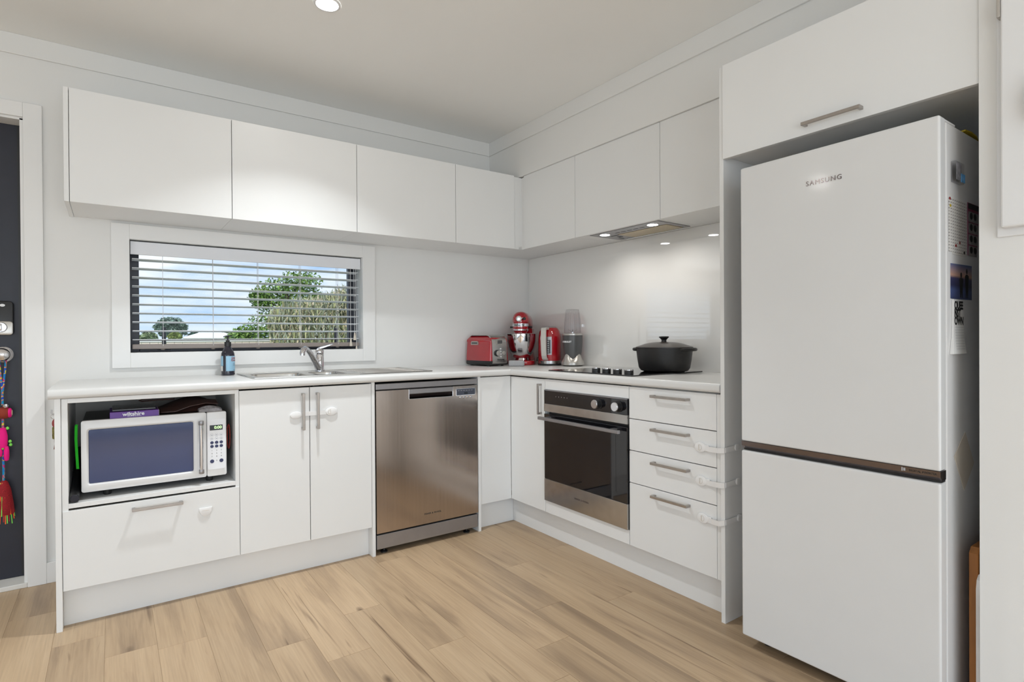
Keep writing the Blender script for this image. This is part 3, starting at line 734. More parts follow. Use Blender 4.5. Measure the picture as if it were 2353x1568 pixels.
obj('lid_knob', lathe(B(), [(.014, .147), (.012, .153), (.012, .158), (.020, .167), (.0245, .171), (.0245, .174), (.022, .176), (.001, .177)], seg=28), 'castiron', ld, True, local=True)
for sg in (-1, 1):
    b = B(); rr = []
    for k in range(9):
        a = math.pi*k/8; yy = -.062*math.cos(a); out = .024*math.sin(a)
        x0 = math.sqrt(max(0, 1-(yy/(.138*SYp))**2))*.138*SXp
        rr.append((sg*(x0-.006+out), yy))
    b2 = B(); tube(b2, [(q[0], q[1], .111) for q in rr], .0085, 10); b.free()
    obj('handle', b2, 'castiron', pot, True, local=True)

# ------------------------------------------------------------------ range hood
hd = thing('range_hood', 'built-in stainless range hood with two lit lamps under the cabinet', 'range hood', (-.17, -1.19, U0))
HX0, HX1, HY0, HY1 = -.300, -.050, -.955, -1.432
obj('plate', bx(HX0, HX1, HY0, HY1, U0-.0040, U0+.0002, bev=.0015), 'steelgrey', hd)
obj('filter', bx(-.205, -.075, -1.075, -1.405, U0-.0062, U0-.0040, bev=.001), 'filter', hd)
obj('filter_lip', bx(-.074, -.068, -1.02, -1.405, U0-.0085, U0-.004, bev=.001), 'chrome', hd)
b = B(); box(b, -.195, -.185, -1.010, -1.068, U0-.0052, U0-.004); box(b, -.125, -.085, -1.004, -1.012, U0-.0052, U0-.004); box(b, -.160, -.135, -1.025, -1.05, U0-.0052, U0-.004)
obj('filter_latch', b, 'black', hd)
b = B()
for k in range(5): box(b, -.246, -.238, -1.095-.043*k, -1.125-.043*k, U0-.0048, U0-.004)
obj('switches', b, 'black', hd)
for yy in (-1.030, -1.363):
    ln = obj('lamp', lathe(B(), [(.030, U0-.004), (.030, U0-.006), (.027, U0-.0062)], (-.257, yy, 0), 24), 'chrome', hd, True)
    obj('lamp_lens', lathe(B(), [(.0262, U0-.006), (.0262, U0-.0068), (.001, U0-.0070)], (-.257, yy, 0), 24), 'hoodlens', ln, True)
    area_light('hood_lamp_light', (-.257, yy, U0-.010), (0, 0, 0), .05, .05, HOOD_W, (1, .97, .92), 150, 'DISK')

# ------------------------------------------------------------------ ceiling downlights
for xx, yy, lab in ((-1.752, -.996, 'in front of the sink cabinet'), (-3.90, -.82, 'near the dark entry door'), (-1.752, -4.8, 'out of view by the wall with the switchboard, added as fill'), (-3.90, -4.8, 'out of view at the rear left, added as fill')):  # rear pair is unseen, added to fill the room with light
    t = thing('downlight', 'round lit downlight in the ceiling ' + lab, 'downlight', (xx, yy, ZC), group='ceiling downlights')
    obj('trim_ring', lathe(B(), [(.052, ZC-.0005), (.052, ZC-.004), (.049, ZC-.006), (.043, ZC-.006), (.041, ZC-.003), (.041, ZC-.0005)], (xx, yy, 0), 36, cap0=False, cap1=False), 'white', t, True)
    obj('lens', lathe(B(), [(.041, ZC-.0010), (.041, ZC-.004), (.001, ZC-.0045)], (xx, yy, 0), 36), 'lens', t, True)
    area_light('downlight_lamp', (xx, yy, ZC-.012), (0, 0, 0), .08, .08, DOWNLIGHT_W, (.92, .97, 1.0), 104, 'DISK')

# ------------------------------------------------------------------ fridge
FX, FY0, FY1 = -.680, -2.113, -2.691
fr = thing('fridge', 'tall white two-door fridge freezer in the alcove', 'fridge', (-.35, -2.4, 0))
obj('body', bx(-.632, -.040, FY0-.002, FY1+.001, .030, 1.652, bev=.004), 'fridgeside', fr)
obj('plinth', bx(-.60, -.06, FY0-.01, FY1+.01, .004, .0305), 'black', fr)
ud = obj('upper_door', bx(FX, -.639, FY0, FY1, .7170, 1.660, bev=.006, seg=5), 'fridge', fr)
ldr = obj('lower_door', bx(FX, -.639, FY0, FY1, .0421, .6850, bev=.006, seg=5), 'fridge', fr)
obj('door_gasket', bx(-.6385, -.6325, FY0-.01, FY1+.01, .06, 1.645), 'ltgrey', fr)
gp = obj('grip_strip', prism(B(), [(FX+.001, .7165), (FX+.001, .7010), (FX+.012, .6915), (-.640, .6915), (-.640, .7165)], 'y', FY0-.001, FY1+.0005), 'chromedark', fr)
obj('grip_shadow_gap', bx(FX+.014, -.640, FY0-.002, FY1+.002, .6855, .6912), 'black', fr)
obj('hinge_cover', bx(-.637, -.560, FY1+.060, FY1+.002, 1.6525, 1.6585, bev=.002), 'fridgeside', fr)
obj('lettering', text_x('SAMSUNG', .021, FX-.0008, -2.394, 1.5545, depth=.0008, spacing=1.18), 'chromedark', ud)
obj('lettering', text_x('DIGITAL INVERTER', .0076, FX+.0006, -2.650, .7085, depth=.0004), 'ink', gp)
b = B(); box(b, FX+.0003, FX+.001, -2.600, -2.603, .7040, .7140); box(b, FX+.0003, FX+.001, -2.6045, -2.6095, .7050, .7130)
obj('badge', b, 'ltgrey', gp)
for yy in (FY0-.05, FY1+.05):
    obj('foot', lathe(B(), [(.02, 0), (.02, .008), (.01, .012), (.01, .031)], (-.59, yy, 0), 14), 'black', fr, True)
YS = FY1+.001-.0002     # plane of the fridge flank
def sheet_y(name, poly, th, mt, label, cat, z=None):
    return tag(obj(name, prism(B(), poly, 'y', YS-.0003, YS-.0003-th), mt, loc=(poly[0][0], YS, poly[0][1])), label, cat)
# things stuck on the flank
ac = thing('acrylic_magnet', 'small clear acrylic photo magnet near the top of the fridge side', 'magnet', (-.568, YS, 1.50))
obj('block', bx(-.602, -.534, YS-.0005, YS-.012, 1.494, 1.551, bev=.002), 'cup', ac)
pi = obj('picture', bx(-.599, -.560, YS-.0128, YS-.0122, 1.500, 1.546), mat('pic_grey', rgb(120, 118, 122), .5, var=.5, scale=70), ac)
obj('picture_blue', bx(-.566, -.536, YS-.0140, YS-.0132, 1.497, 1.520), mat('pic_blue', rgb(90, 150, 200), .4, var=.4, scale=60), ac)
def list_mat():
    mt = mat('printed_list', (.66, .64, .61), .7); t = mt.node_tree; b = t.nodes['Principled BSDF']
    tc = t.nodes.new('ShaderNodeTexCoord'); mp = t.nodes.new('ShaderNodeMapping'); mp.inputs['Rotation'].default_value = (math.radians(90), 0, 0)
    br = t.nodes.new('ShaderNodeTexBrick'); br.offset = .37; br.offset_frequency = 1
    br.inputs['Color1'].default_value = (.10, .09, .09, 1); br.inputs['Color2'].default_value = (.30, .28, .27, 1); br.inputs['Mortar'].default_value = (.66, .64, .61, 1)
    br.inputs['Scale'].default_value = 60; br.inputs['Mortar Size'].default_value = .19; br.inputs['Brick Width'].default_value = .9; br.inputs['Row Height'].default_value = .5; br.inputs['Mortar Smooth'].default_value = 0
    t.links.new(tc.outputs['Object'], mp.inputs['Vector']); t.links.new(mp.outputs['Vector'], br.inputs['Vector']); t.links.new(br.outputs['Color'], b.inputs['Base Color'])
    return mt
ls = sheet_y('printed_list', [(-.617, 1.452), (-.480, 1.452), (-.480, 1.300), (-.590, 1.300), (-.590, 1.306), (-.617, 1.306)], .0008, list_mat(), 'white sheet of small magnetic words on the fridge side', 'note')
for xx, zz, cc in ((-.606, 1.43, 'yellow'), (-.565, 1.325, 'red'), (-.535, 1.335, 'red'), (-.50, 1.31, 'ink'), (-.61, 1.449, 'red')):
    obj('sticker', prism(B(), ellipse(xx, zz, .006, .004, 12), 'y', YS-.0013, YS-.0016), cc, ls)
ps = sheet_y('photo_strip', [(-.470, 1.457), (-.372, 1.457), (-.395, 1.306), (-.470, 1.306)], .0009, mat('strip_pink', rgb(120, 24, 66), .4), 'dark pink photo booth strip next to the sheet of words', 'photo')
obj('strip_header', bx(-.468, -.376, YS-.0014, YS-.0018, 1.440, 1.455), 'ink', ps)
for k in range(4):
    z0 = 1.403-.0325*k; x1 = -.380-.0053*k
    f = obj('photo_frame', bx(-.466, x1, YS-.0014, YS-.0018, z0, z0+.029), mat('bw_photo', rgb(150, 146, 146), .5, var=.3, scale=40), ps)
    for q in (-.444, -.412): obj('dark_shape', prism(B(), ellipse(q, z0+.017, .012, .010, 14), 'y', YS-.0019, YS-.0022), 'ink', f)
def photo_mat():
    mt = mat('dusk_photo', (.3, .3, .3), .35); t = mt.node_tree; b = t.nodes['Principled BSDF']
    tc = t.nodes.new('ShaderNodeTexCoord'); sp = t.nodes.new('ShaderNodeSeparateXYZ'); cr = t.nodes.new('ShaderNodeValToRGB'); e = cr.color_ramp.elements
    e[0].position = 0; e[0].color = (*rgb(60, 70, 110), 1); e[1].position = 1; e[1].color = (*rgb(60, 90, 140), 1)
    for p_, c_ in ((.25, rgb(70, 84, 130)), (.38, rgb(40, 40, 74)), (.58, rgb(60, 60, 96)), (.66, rgb(190, 150, 130)), (.82, rgb(150, 130, 140))):
        k = e.new(p_); k.color = (*c_, 1)
    t.links.new(tc.outputs['Generated'], sp.inputs[0]); t.links.new(sp.outputs['Z'], cr.inputs['Fac']); t.links.new(cr.outputs[0], b.inputs['Base Color'])
    return mt
ph = sheet_y('photo_print', [(-.604, 1.274), (-.438, 1.277), (-.438, 1.179), (-.604, 1.178)], .0008, photo_mat(), 'colour photo print of two figures at dusk on the fridge side', 'photo')
for xx, sc in ((-.525, .9), (-.480, 1.08)):
    b = B(); z0 = 1.183
    prism(b, [(xx-.008, z0), (xx-.002, z0), (xx, z0+.02*sc), (xx+.004, z0), (xx+.010, z0), (xx+.012, z0+.035*sc), (xx+.016, z0+.058*sc), (xx+.005, z0+.062*sc), (xx-.006, z0+.062*sc), (xx-.015, z0+.056*sc), (xx-.011, z0+.034*sc)], 'y', YS-.0012, YS-.0015)
    prism(b, ellipse(xx, z0+.070*sc, .0065, .0075, 12), 'y', YS-.0012, YS-.0015)
    obj('figure', b, 'ink', ph)
nb = thing('notepad', 'narrow white lined notepad with big black letters on the fridge side', 'notepad', (-.56, YS, 1.03))
b = B()
ring_skin(b, [[(x0, YS-.0004, z), (x1, YS-.0004, z), (x1, YS-.004-o, z), (x0, YS-.004-o, z)] for z, x0, x1, o in ((1.176, -.592, -.521, 0), (1.120, -.594, -.520, 0), (1.07, -.600, -.517, .002), (1.027, -.612, -.512, .006))])
pad = obj('sheets', b, 'paper', nb)
for k, s_ in enumerate(('QUEE', 'NST', 'OWN')):
    bm = text_bm(s_, .030, .0001, align='LEFT', bold=.0013, squeeze=.86); obj('lettering', xform(bm, Matrix.Translation((-.588, YS-.0046, 1.1595-.0215*k)) @ FACE_Y), 'ink', pad)
for k in range(9):
    z = 1.100-.0075*k; o = .002*(1.12-z)/.05 if z > 1.07 else .002+.004*(1.07-z)/.043
    obj('rule_line', bx(-.588, -.522, YS-.0049-o, YS-.0046-o, z, z+.0006), 'ltgrey', pad)
sheet_y('diamond_magnet', [(-.496, .805), (-.581, .746), (-.504, .640), (-.422, .707)], .0012, 'mag', 'beige diamond-shaped magnet low on the fridge side', 'magnet')
# on top of the fridge
b = B(); ring_skin(b, [[(x, y0, z), (x, y1, z2), (x, y1, z2+.004), (x, y0, z+.004)] for x, y0, y1, z, z2 in ((-.475, -2.600, -2.688, 1.6535, 1.660), (-.43, -2.60, -2.690, 1.656, 1.662), (-.38, -2.60, -2.689, 1.654, 1.659), (-.33, -2.61, -2.68, 1.6535, 1.656))])
tag(obj('yellow_envelope', b, 'yellow', loc=(-.4, -2.64, 1.653)), 'yellow paper envelope lying on top of the fridge', 'envelope')
# boards beside the fridge
b = prism(B(), [(-.560, .0), (-.24, .0), (-.24, .50), (-.545, .50), (-.560, .485)], 'y', -2.7165, -2.7385, bev=.003)
tag(obj('wooden_board', b, 'oak', loc=(-.4, -2.727, 0)), 'oak chopping board standing between the fridge and wall', 'board')
b = prism(B(), [(-.592, .0), (-.28, .0), (-.28, .436), (-.572, .436), (-.586, .425), (-.592, .40)], 'y', -2.7400, -2.7510, bev=.003)
tag(obj('marble_board', b, 'marble', loc=(-.44, -2.746, 0)), 'white marble board leaning against the wall next to the oak board', 'board')

# ------------------------------------------------------------------ switchboard and dial on wall
sw = thing('switchboard', 'white electrical switchboard box on the wall beside the fridge', 'switchboard', (XN, -3.0, 1.33))
obj('flange', bx(XN-.006, XN-.0004, -2.7905, -3.190, 1.327, 2.15, bev=.003), 'white', sw)
obj('cover', bx(XN-.034, XN-.006, -2.8050, -3.176, 1.3475, 2.13, bev=.004), 'white', sw)
obj('hinge', bx(XN-.034, XN-.010, -2.797, -2.805, 1.876, 1.93, bev=.002), 'silver', sw)
dl = thing('wall_dial', 'round white dial mounted on the switchboard cover', 'dial', (XN-.06, -2.93, 1.64))
obj('disc', lathe(B(), [(.060, XN-.0345), (.079, XN-.036), (.079, XN-.055), (.075, XN-.058), (.001, XN-.058)], (0, -2.937, 1.645), 48, 'x'), 'white', dl, True)
b = B()
for k in range(12):
    a = math.radians(30*k); bb = bx(XN-.0590, XN-.0582, -.0025, .0025, .060, .072); xform(bb, Matrix.Translation((0, -2.937, 1.645)) @ Matrix.Rotation(a, 4, 'X')); me = bpy.data.meshes.new('t'); bb.to_mesh(me); bb.free(); b.from_mesh(me); bpy.data.meshes.remove(me)
obj('marks', b, 'ink', dl)

# ------------------------------------------------------------------ microwave and things in its niche
MX0, MX1, MY, MZ0, MZ1 = -2.560, -2.060, -.548, .4965, .7705
mw = thing('microwave', 'white microwave oven with dark window sitting in the open niche', 'microwave', (-2.31, -.35, .4686))
obj('body', bx(MX0+.004, MX1-.004, MY+.030, -.16, MZ0+.004, MZ1-.002, bev=.003), 'black', mw)
xs = -2.1355
def frame_front(bm, x0, x1, z0, z1, wx0, wx1, wz0, wz1, y, yb, yi):
    outer = rrect((x0+x1)/2, (z0+z1)/2, x1-x0, z1-z0, .008, 4); mid = rrect((x0+x1)/2, (z0+z1)/2, x1-x0-.02, z1-z0-.02, .010, 4)
    win = rrect((wx0+wx1)/2, (wz0+wz1)/2, wx1-wx0, wz1-wz0, .012, 4); wi = rrect((wx0+wx1)/2, (wz0+wz1)/2, wx1-wx0-.012, wz1-wz0-.012, .008, 4)
    ring_skin(bm, [[(p[0], yb, p[1]) for p in outer], [(p[0], y+.006, p[1]) for p in outer], [(p[0], y, p[1]) for p in mid], [(p[0], y, p[1]) for p in win], [(p[0], yi, p[1]) for p in wi]], True, False, False)
b = B(); frame_front(b, MX0, xs-.0008, MZ0, MZ1, -2.543, -2.179, .5225, .7415, MY, MY+.029, MY+.006)
door = obj('door', b, 'white', mw, True)
obj('door_window', bx(-2.536, -2.186, MY+.0045, MY+.010, .529, .7345), 'mwglass', door)
hh = obj('handle', lathe(B(), [(.0075, .535), (.0075, .722)], (-2.1585, MY-.022, 0), 20), 'chrome', door, True)
for z0, z1 in ((.518, .5355), (.7215, .739)):
    b = lathe(B(), [(.0088, z0), (.0098, z0+.002), (.0098, z1-.002), (.0088, z1)], (-2.1585, MY-.022, 0), 20); box(b, -2.164, -2.153, MY-.02, MY+.001, z0+.003, z1-.003, bev=.002)
    obj('handle_end', b, 'steelgrey', hh, True)
cp = obj('control_side', prism(B(), rrect((xs+MX1)/2+.0004, (MZ0+MZ1)/2, MX1-xs-.0008, MZ1-MZ0, .007, 4), 'y', MY, MY+.029, bev=.004), 'white', mw, True)
fc = obj('keypad', prism(B(), rrect(-2.0990, .633, .068, .214, .006, 3), 'y', MY-.001, MY), mat('keypad_film', (.86, .87, .90), .2), cp)
ds = obj('display', bx(-2.1245, -2.0750, MY-.0016, MY-.001, .6925, .7145), 'lcd', fc)
obj('digits', text_y('0:00', .017, -2.093, MY-.002, .7035, depth=.0002, bold=.0003), 'lcdlit', ds)
for i in range(3):
    xx = -2.1165+.0178*i
    for j in range(2):
        bm = B(); ri = ellipse(xx, .672-.0155*j, .0062, .0062, 20); ro = ellipse(xx, .672-.0155*j, .0068, .0068, 20)
        ring_skin(bm, [[(p[0], MY-.0012, p[1]) for p in ro], [(p[0], MY-.0012, p[1]) for p in ri]], True, False, False)
        bo = obj('outlined_button', bm, 'steelgrey', fc)
        bo2 = B(); box(bo2, xx-.0035, xx+.0035, MY-.0014, MY-.0011, .6724-.0155*j, .6732-.0155*j); box(bo2, xx-.0028, xx+.0028, MY-.0014, MY-.0011, .6704-.0155*j, .6712-.0155*j)
        obj('button_text', bo2, 'navy', bo)
        bn = obj('navy_button', prism(B(), ellipse(xx, .640-.0160*j, .0067, .0064, 20), 'y', MY-.002, MY-.001), 'navy', fc)
    for j in range(3):
        obj('number', text_y(str(1+i+3*j), .0075, xx, MY-.0013, .606-.0128*j, depth=.0002), 'ink', fc)
obj('number', text_y('0', .0075, -2.0987, MY-.0013, .5625, depth=.0002), 'ink', fc)
for xx in (-2.1165, -2.0809): obj('navy_button', prism(B(), ellipse(xx, .5605, .0078, .0078, 22), 'y', MY-.002, MY-.001), 'navy', fc)
for xx in (-2.48, -2.12):
    for yy in (-.49, -.22): obj('foot', lathe(B(), [(.012, .4686), (.014, .474), (.014, .501)], (xx, yy, 0), 14), 'black', mw, True)
ZM = MZ1-.0018
bxp = thing('baking_box', 'flat purple cardboard box on top of the microwave', 'box', (-2.388, -.43, ZM))
obj('carton', bx(-2.470, -2.306, -.524, -.33, ZM, ZM+.026, bev=.001), 'purple', bxp)
obj('clear_tray', bx(-2.462, -2.314, -.505, -.335, ZM+.0262, ZM+.036, bev=.003), mat('smoked_plastic', (.03, .03, .035), .15), bxp)
obj('side_flap', bx(-2.3058, -2.3050, -.522, -.335, ZM+.001, ZM+.025), 'paper', bxp)
obj('lettering', text_y('wiltshire', .021, -2.392, -.5245, ZM+.0150, depth=.0002, bold=.0005), 'wht_ink', bxp)
b = B()
for k in range(8): box(b, -2.412+.006*k, -2.408+.006*k, -.5247, -.524, ZM+.0055, ZM+.0066)
obj('small_print', b, 'wht_ink', bxp)['kind'] = 'stuff'
bag = thing('leather_pouch', 'dark brown leather pouch crammed over the microwave', 'pouch', (-2.18, -.35, ZM))
b = B(); rings = []
for k in range(11):
    t = k/10; x = -2.302+.232*t; h = .008+.058*math.sin(math.pi*min(1, t*1.02))**.8*(.45+.6*t); wv = .002*math.sin(9*t)
    rings.append([(x, -.47+.03*abs(t-.5), ZM+.001+wv*0), (x, -.28, ZM+.001), (x, -.26, ZM+.004+h*.6), (x, -.33, ZM+.004+h), (x, -.43, ZM+.004+h*.55), (x, -.475+.03*abs(t-.5), ZM+.005)])
ring_skin(b, rings); obj('body', b, 'brown', bag, True)
b = B(); ring_skin(b, [[(x, y-.012, z), (x, y+.06, z+.012), (x, y+.06, z+.015), (x, y-.012, z+.003)] for x, y, z in ((-2.295, -.470, ZM+.006), (-2.245, -.485, ZM+.008), (-2.19, -.480, ZM+.026), (-2.13, -.468, ZM+.034), (-2.08, -.45, ZM+.026))])
obj('flap', b, 'brown', bag, True)
obj('strap', tube(B(), [(-2.20, -.36, .835), (-2.28, -.40, .834), (-2.36, -.42, .830), (-2.372, -.42, .826), (-2.36, -.42, .8225), (-2.30, -.41, .824), (-2.24, -.39, .822)], .0028, 8), 'brown', bag, True)
b = B(); rings = []
for k in range(7):
    t = k/6; x = -2.160+.088*t; h = .019*math.sin(math.pi*(.12+.76*t))**.6
    rings.append([(x, -.522, ZM+.002), (x, -.47, ZM+.0008), (x, -.465, ZM+.4*h+.004), (x, -.485, ZM+h+.004+.002*math.sin(7*k)), (x, -.512, ZM+h*.75+.003*math.cos(5*k))])
ring_skin(b, rings); tag(obj('plastic_bag', b, mat('crinkled_plastic', rgb(168, 164, 166), .3, var=.3, scale=90, bump=.6, bscale=120), loc=(-2.115, -.49, ZM)), 'crinkled grey plastic bag on the corner of the microwave', 'bag')
um = thing('umbrella', 'black folded umbrella with bright green wrist strap beside the microwave', 'umbrella', (-2.578, -.45, .4686))
obj('canopy', tube(B(), [(-2.5795, -.572, .4860), (-2.5795, -.555, .4868), (-2.580, -.40, .51), (-2.580, -.12, .60)], [.0155, .0168, .0165, .014], 16), 'black', um, True)
obj('end_cap', tube(B(), [(-2.5795, -.5745, .4858), (-2.5795, -.5722, .4860)], [.012, .0135], 16), 'charcoal', um, True)
b = B(); ring_skin(b, [[(x-.0045, y, z), (x+.0045, y-.004, z), (x+.0045, y-.006, z), (x-.0045, y-.002, z)] for x, y, z in ((-2.5740, -.50, .755), (-2.5755, -.505, .750), (-2.5765, -.507, .70), (-2.5745, -.505, .64), (-2.5725, -.50, .590), (-2.572, -.498, .583))])
obj('wrist_strap', b, 'green', um, True)
pts = []
for k in range(25):
    a = 2*math.pi*k/24*2; pts.append((-2.0470+.0055*math.cos(a)+.0015*k/24, -.515+.012*k/24, .655+.054*math.sin(a)))
tag(obj('coiled_cord', tube(B(), pts, .0022, 8), 'cordred', smooth=True, loc=(-2.047, -.51, .60)), 'reddish cord coiled in a loop right of the microwave', 'cord')

# ------------------------------------------------------------------ countertop appliances
# toaster: local front = -y, origin at the front-left-bottom corner region
def toaster():
    W, D, H = .154, .262, .198
    cor = P(1122, 841, 'y', -.285)
    rz = math.radians(5)
    t = thing('toaster', 'red toaster with brushed steel control face in the corner', 'toaster', (cor.x+W/2*math.cos(rz), cor.y+D/2+.004, .9003), rz)
    b = B(); r = bmesh.ops.create_cube(b, size=1, matrix=Matrix.Translation((0, 0, (H+.034)/2)) @ Matrix.Diagonal((W, D, H-.034, 1)))
    for v in b.verts:
        if v.co.z > .1: v.co.x *= .90; v.co.y *= .965
    top = [e for e in b.edges if all(v.co.z > .1 for v in e.verts)]
    bmesh.ops.bevel(b, geom=top, offset=.046, segments=7, profile=.5, affect='EDGES')
    ver = [e for e in b.edges if abs(e.verts[0].co.z-e.verts[1].co.z) > .05]
    bmesh.ops.bevel(b, geom=ver, offset=.012, segments=3, profile=.5, affect='EDGES')
    body = obj('body', b, 'red', t, True, local=True)
    # steel control face wraps over the top front
    b = B(); fp = []
    wf = .118
    path = [(-D/2-.004, .022), (-D/2-.0050, .030), (-D/2-.0032, .10), (-D/2-.0002, .150), (-D/2+.006, .168), (-D/2+.018, .186), (-D/2+.034, .1965), (-D/2+.052, .2005), (D/2-.052, .2005), (D/2-.03, .1945)]
    ring_skin(b, [[(-wf/2, y, z), (wf/2, y, z), (wf/2, y+.004, z-.005), (-wf/2, y+.004, z-.005)] for y, z in path])
    face = obj('control_face', b, 'steel', t, True, local=True)
    b = B(); box(b, -W/2+.0005, W/2-.0005, -D/2+.001, D/2-.001, .006, .046, bev=.011); obj('base', b, 'black', t, True, local=True)
    for xx in (-.055, .055):
        for yy in (-.09, .09): obj('foot', lathe(B(), [(.009, 0), (.009, .009)], (xx, yy, 0), 12), 'black', t, True, local=True)
    yf = -D/2-.0042
    obj('lever_window', prism(B(), rrect(-.002, .152, .042, .028, .004, 3), 'y', yf-.002, yf+.012), 'silver', face, local=True)
    obj('lever', prism(B(), rrect(-.002, .154, .034, .022, .003, 3), 'y', yf-.008, yf+.004, bev=.002), 'grey', face, local=True)
    k = obj('dial', lathe(B(), [(.021, yf+.001), (.021, yf-.004), (.0175, yf-.012), (.0165, yf-.013)], (-.022, 0, .083), 28, 'y'), 'black', face, True, local=True)
    obj('dial_cap', lathe(B(), [(.0165, yf-.0125), (.0165, yf-.0150), (0, yf-.0155)], (-.022, 0, .083), 28, 'y'), 'silver', k, True, local=True)
    k = obj('button', lathe(B(), [(.013, yf+.001), (.013, yf-.002), (.0095, yf-.0025), (.0095, yf-.006), (0, yf-.0065)], (.034, 0, .083), 24, 'y'), 'silver', face, True, local=True)
    for j in range(4): obj('indicator', lathe(B(), [(.0052, yf+.001), (.0048, yf-.003), (0, yf-.0036)], (.006+.0008*j, 0, .110-.0165*j), 14, 'y'), 'white', face, True, local=True)
    obj('lettering', xform(text_bm('KitchenAid', .0125, .0003, bold=.0005), Matrix.Translation((.008, yf-.0006, .041)) @ FACE_Y), 'ink', face, local=True)
    # long flank badge slot (on -x side)
    b = B(); prism(b, [(-.008, .136), (.070, .136), (.068, .152), (.063, .159), (-.001, .159), (-.006, .152)], 'x', -W/2-.0005, -W/2+.012)
    bd = obj('side_badge', b, 'silver', body, local=True)
    obj('badge_inset', bx(-W/2-.0012, -W/2, .0, .062, .141, .153), 'grey', bd, local=True)
    return t
toaster()

# stand mixer: local front = -y
mx = thing('stand_mixer', 'red stand mixer with polished steel bowl in the corner', 'mixer', (-.200, -.193, .9003), math.radians(-47))
b = B()
outl = []
for px, py in [(-.075, -.11), (.075, -.11)]: pass
foot = [(-.070, -.115), (-.088, -.09), (-.088, .0), (-.070, .09), (-.058, .135), (-.03, .155), (.03, .155), (.058, .135), (.070, .09), (.088, .0), (.088, -.09), (.070, -.115), (.03, -.128), (-.03, -.128)]
prism(b, foot, 'z', 0, .030, bev=.008)
obj('base', b, 'red', mx, True, local=True)
b = B(); ring_skin(b, [[(hw*cx_, yc+hd_*cy_, z) for cx_, cy_ in ((-1, -.7), (-.7, -1), (.7, -1), (1, -.7), (1, .7), (.7, 1), (-.7, 1), (-1, .7))] for z, hw, hd_, yc in ((.02, .062, .050, .100), (.08, .052, .040, .108), (.16, .048, .038, .112), (.215, .052, .048, .105), (.24, .052, .055, .100))])
obj('pedestal', b, 'red', mx, True, local=True)
b = B(); rings = []
for y, rx, zt, zb in ((-.1385, .006, .290, .276), (-.135, .020, .312, .274), (-.125, .034, .331, .272), (-.11, .046, .345, .271), (-.085, .0535, .3525, .270), (-.04, .0555, .354, .260), (.03, .057, .353, .238), (.09, .054, .349, .230), (.14, .046, .341, .234), (.17, .032, .327, .248), (.182, .012, .305, .27)):
    zc = zb+(zt-zb)*.34; ring = []
    for k in range(32):
        c_, s_ = math.cos(2*math.pi*k/32), math.sin(2*math.pi*k/32)
        ring.append((rx*math.copysign(abs(c_)**(.9 if s_ >= 0 else .55), c_), y, zc+((zt-zc) if s_ >= 0 else (zc-zb))*math.copysign(abs(s_)**(.9 if s_ >= 0 else .6), s_)))
    rings.append(ring)
ring_skin(b, rings); head = obj('head', b, 'red', mx, True, local=True)
# front drum under the head, over the bowl
obj('drum', lathe(B(), [(.030, .216), (.046, .218), (.050, .232), (.0515, .262), (.050, .275), (.02, .28)], (0, -.085, 0), 36), 'red', head, True, local=True)
for z0, z1, r in ((.2255, .2370, .0530), ): obj('chrome_ring', lathe(B(), [(r-.002, z0), (r, z0+.002), (r, z1-.002), (r-.002, z1)], (0, -.085, 0), 40), 'chrome', head, True, local=True)
b = B(); rings = []
for z in (.256, .274):
    rings.append(z)
bnd = obj('name_band', lathe(B(), [(.0525, .2530), (.0540, .2540), (.0540, .2725), (.0525, .2735)], (0, -.085, 0), 48), 'chrome', head, True, local=True)
bm = wrap(text_bm('KitchenAid', .0150, .0003, bold=.0006, squeeze=1.05), .0544, 0, .2630); bmesh.ops.translate(bm, vec=(0, -.085, 0), verts=bm.verts)
obj('lettering', bm, 'ink', bnd, local=True)
hubo = obj('attachment_hub', lathe(B(), [(.0195, -.118), (.0195, -.146), (.0175, -.148), (.016, -.1485), (0, -.1485)], (0, 0, .304), 28, 'y'), 'chrome', head, True, local=True)
b = tube(B(), [(.016, -.142, .304), (.034, -.136, .3045)], .0028, 8); lathe(b, [(.001, -.150), (.009, -.147), (.010, -.138), (.006, -.126)], (.036, 0, .3045), 16, 'y')
obj('hub_knob', b, 'black', head, True, local=True)
for sg in (-1, 1): obj('speed_lever', tube(B(), [(sg*.046, -.060, .252), (sg*.068, -.064, .250), (sg*.074, -.064, .250)], [.004, .006, .007], 10), 'black', head, True, local=True)
obj('beater_shaft', lathe(B(), [(.014, .150), (.016, .19), (.040, .205), (.041, .220)], (0, -.085, 0), 24), 'red', head, True, local=True)
bw = obj('bowl', lathe(B(), [(.045, .030), (.050, .034), (.046, .046), (.062, .060), (.082, .085), (.094, .120), (.1015, .160), (.1045, .205), (.1065, .2065), (.1055, .208), (.102, .206), (.099, .160), (.090, .12), (.076, .085), (.05, .058), (.001, .052)], (0, -.060, 0), 48, cap1=False), 'chrome', mx, True, local=True)
# smart speaker puck in front
gpos = P(1187, 839, 'x', -.372)
gb = obj('body', xform(prism(B(), rrect(0, 0, .100, .060, .014, 4), 'z', 0, .036, bev=.008, seg=3), Matrix.Identity(4)), 'ltgrey', None, True)
gs = thing('small_grey_speaker', 'small grey rounded speaker in front of the stand mixer', 'speaker', (gpos.x, gpos.y, .9005), math.radians(-37)); gb.parent = gs
gsb = obj('base_pad', prism(B(), rrect(0, 0, .09, .05, .012, 4), 'z', -.0003, .0012), 'black', gs, local=True)

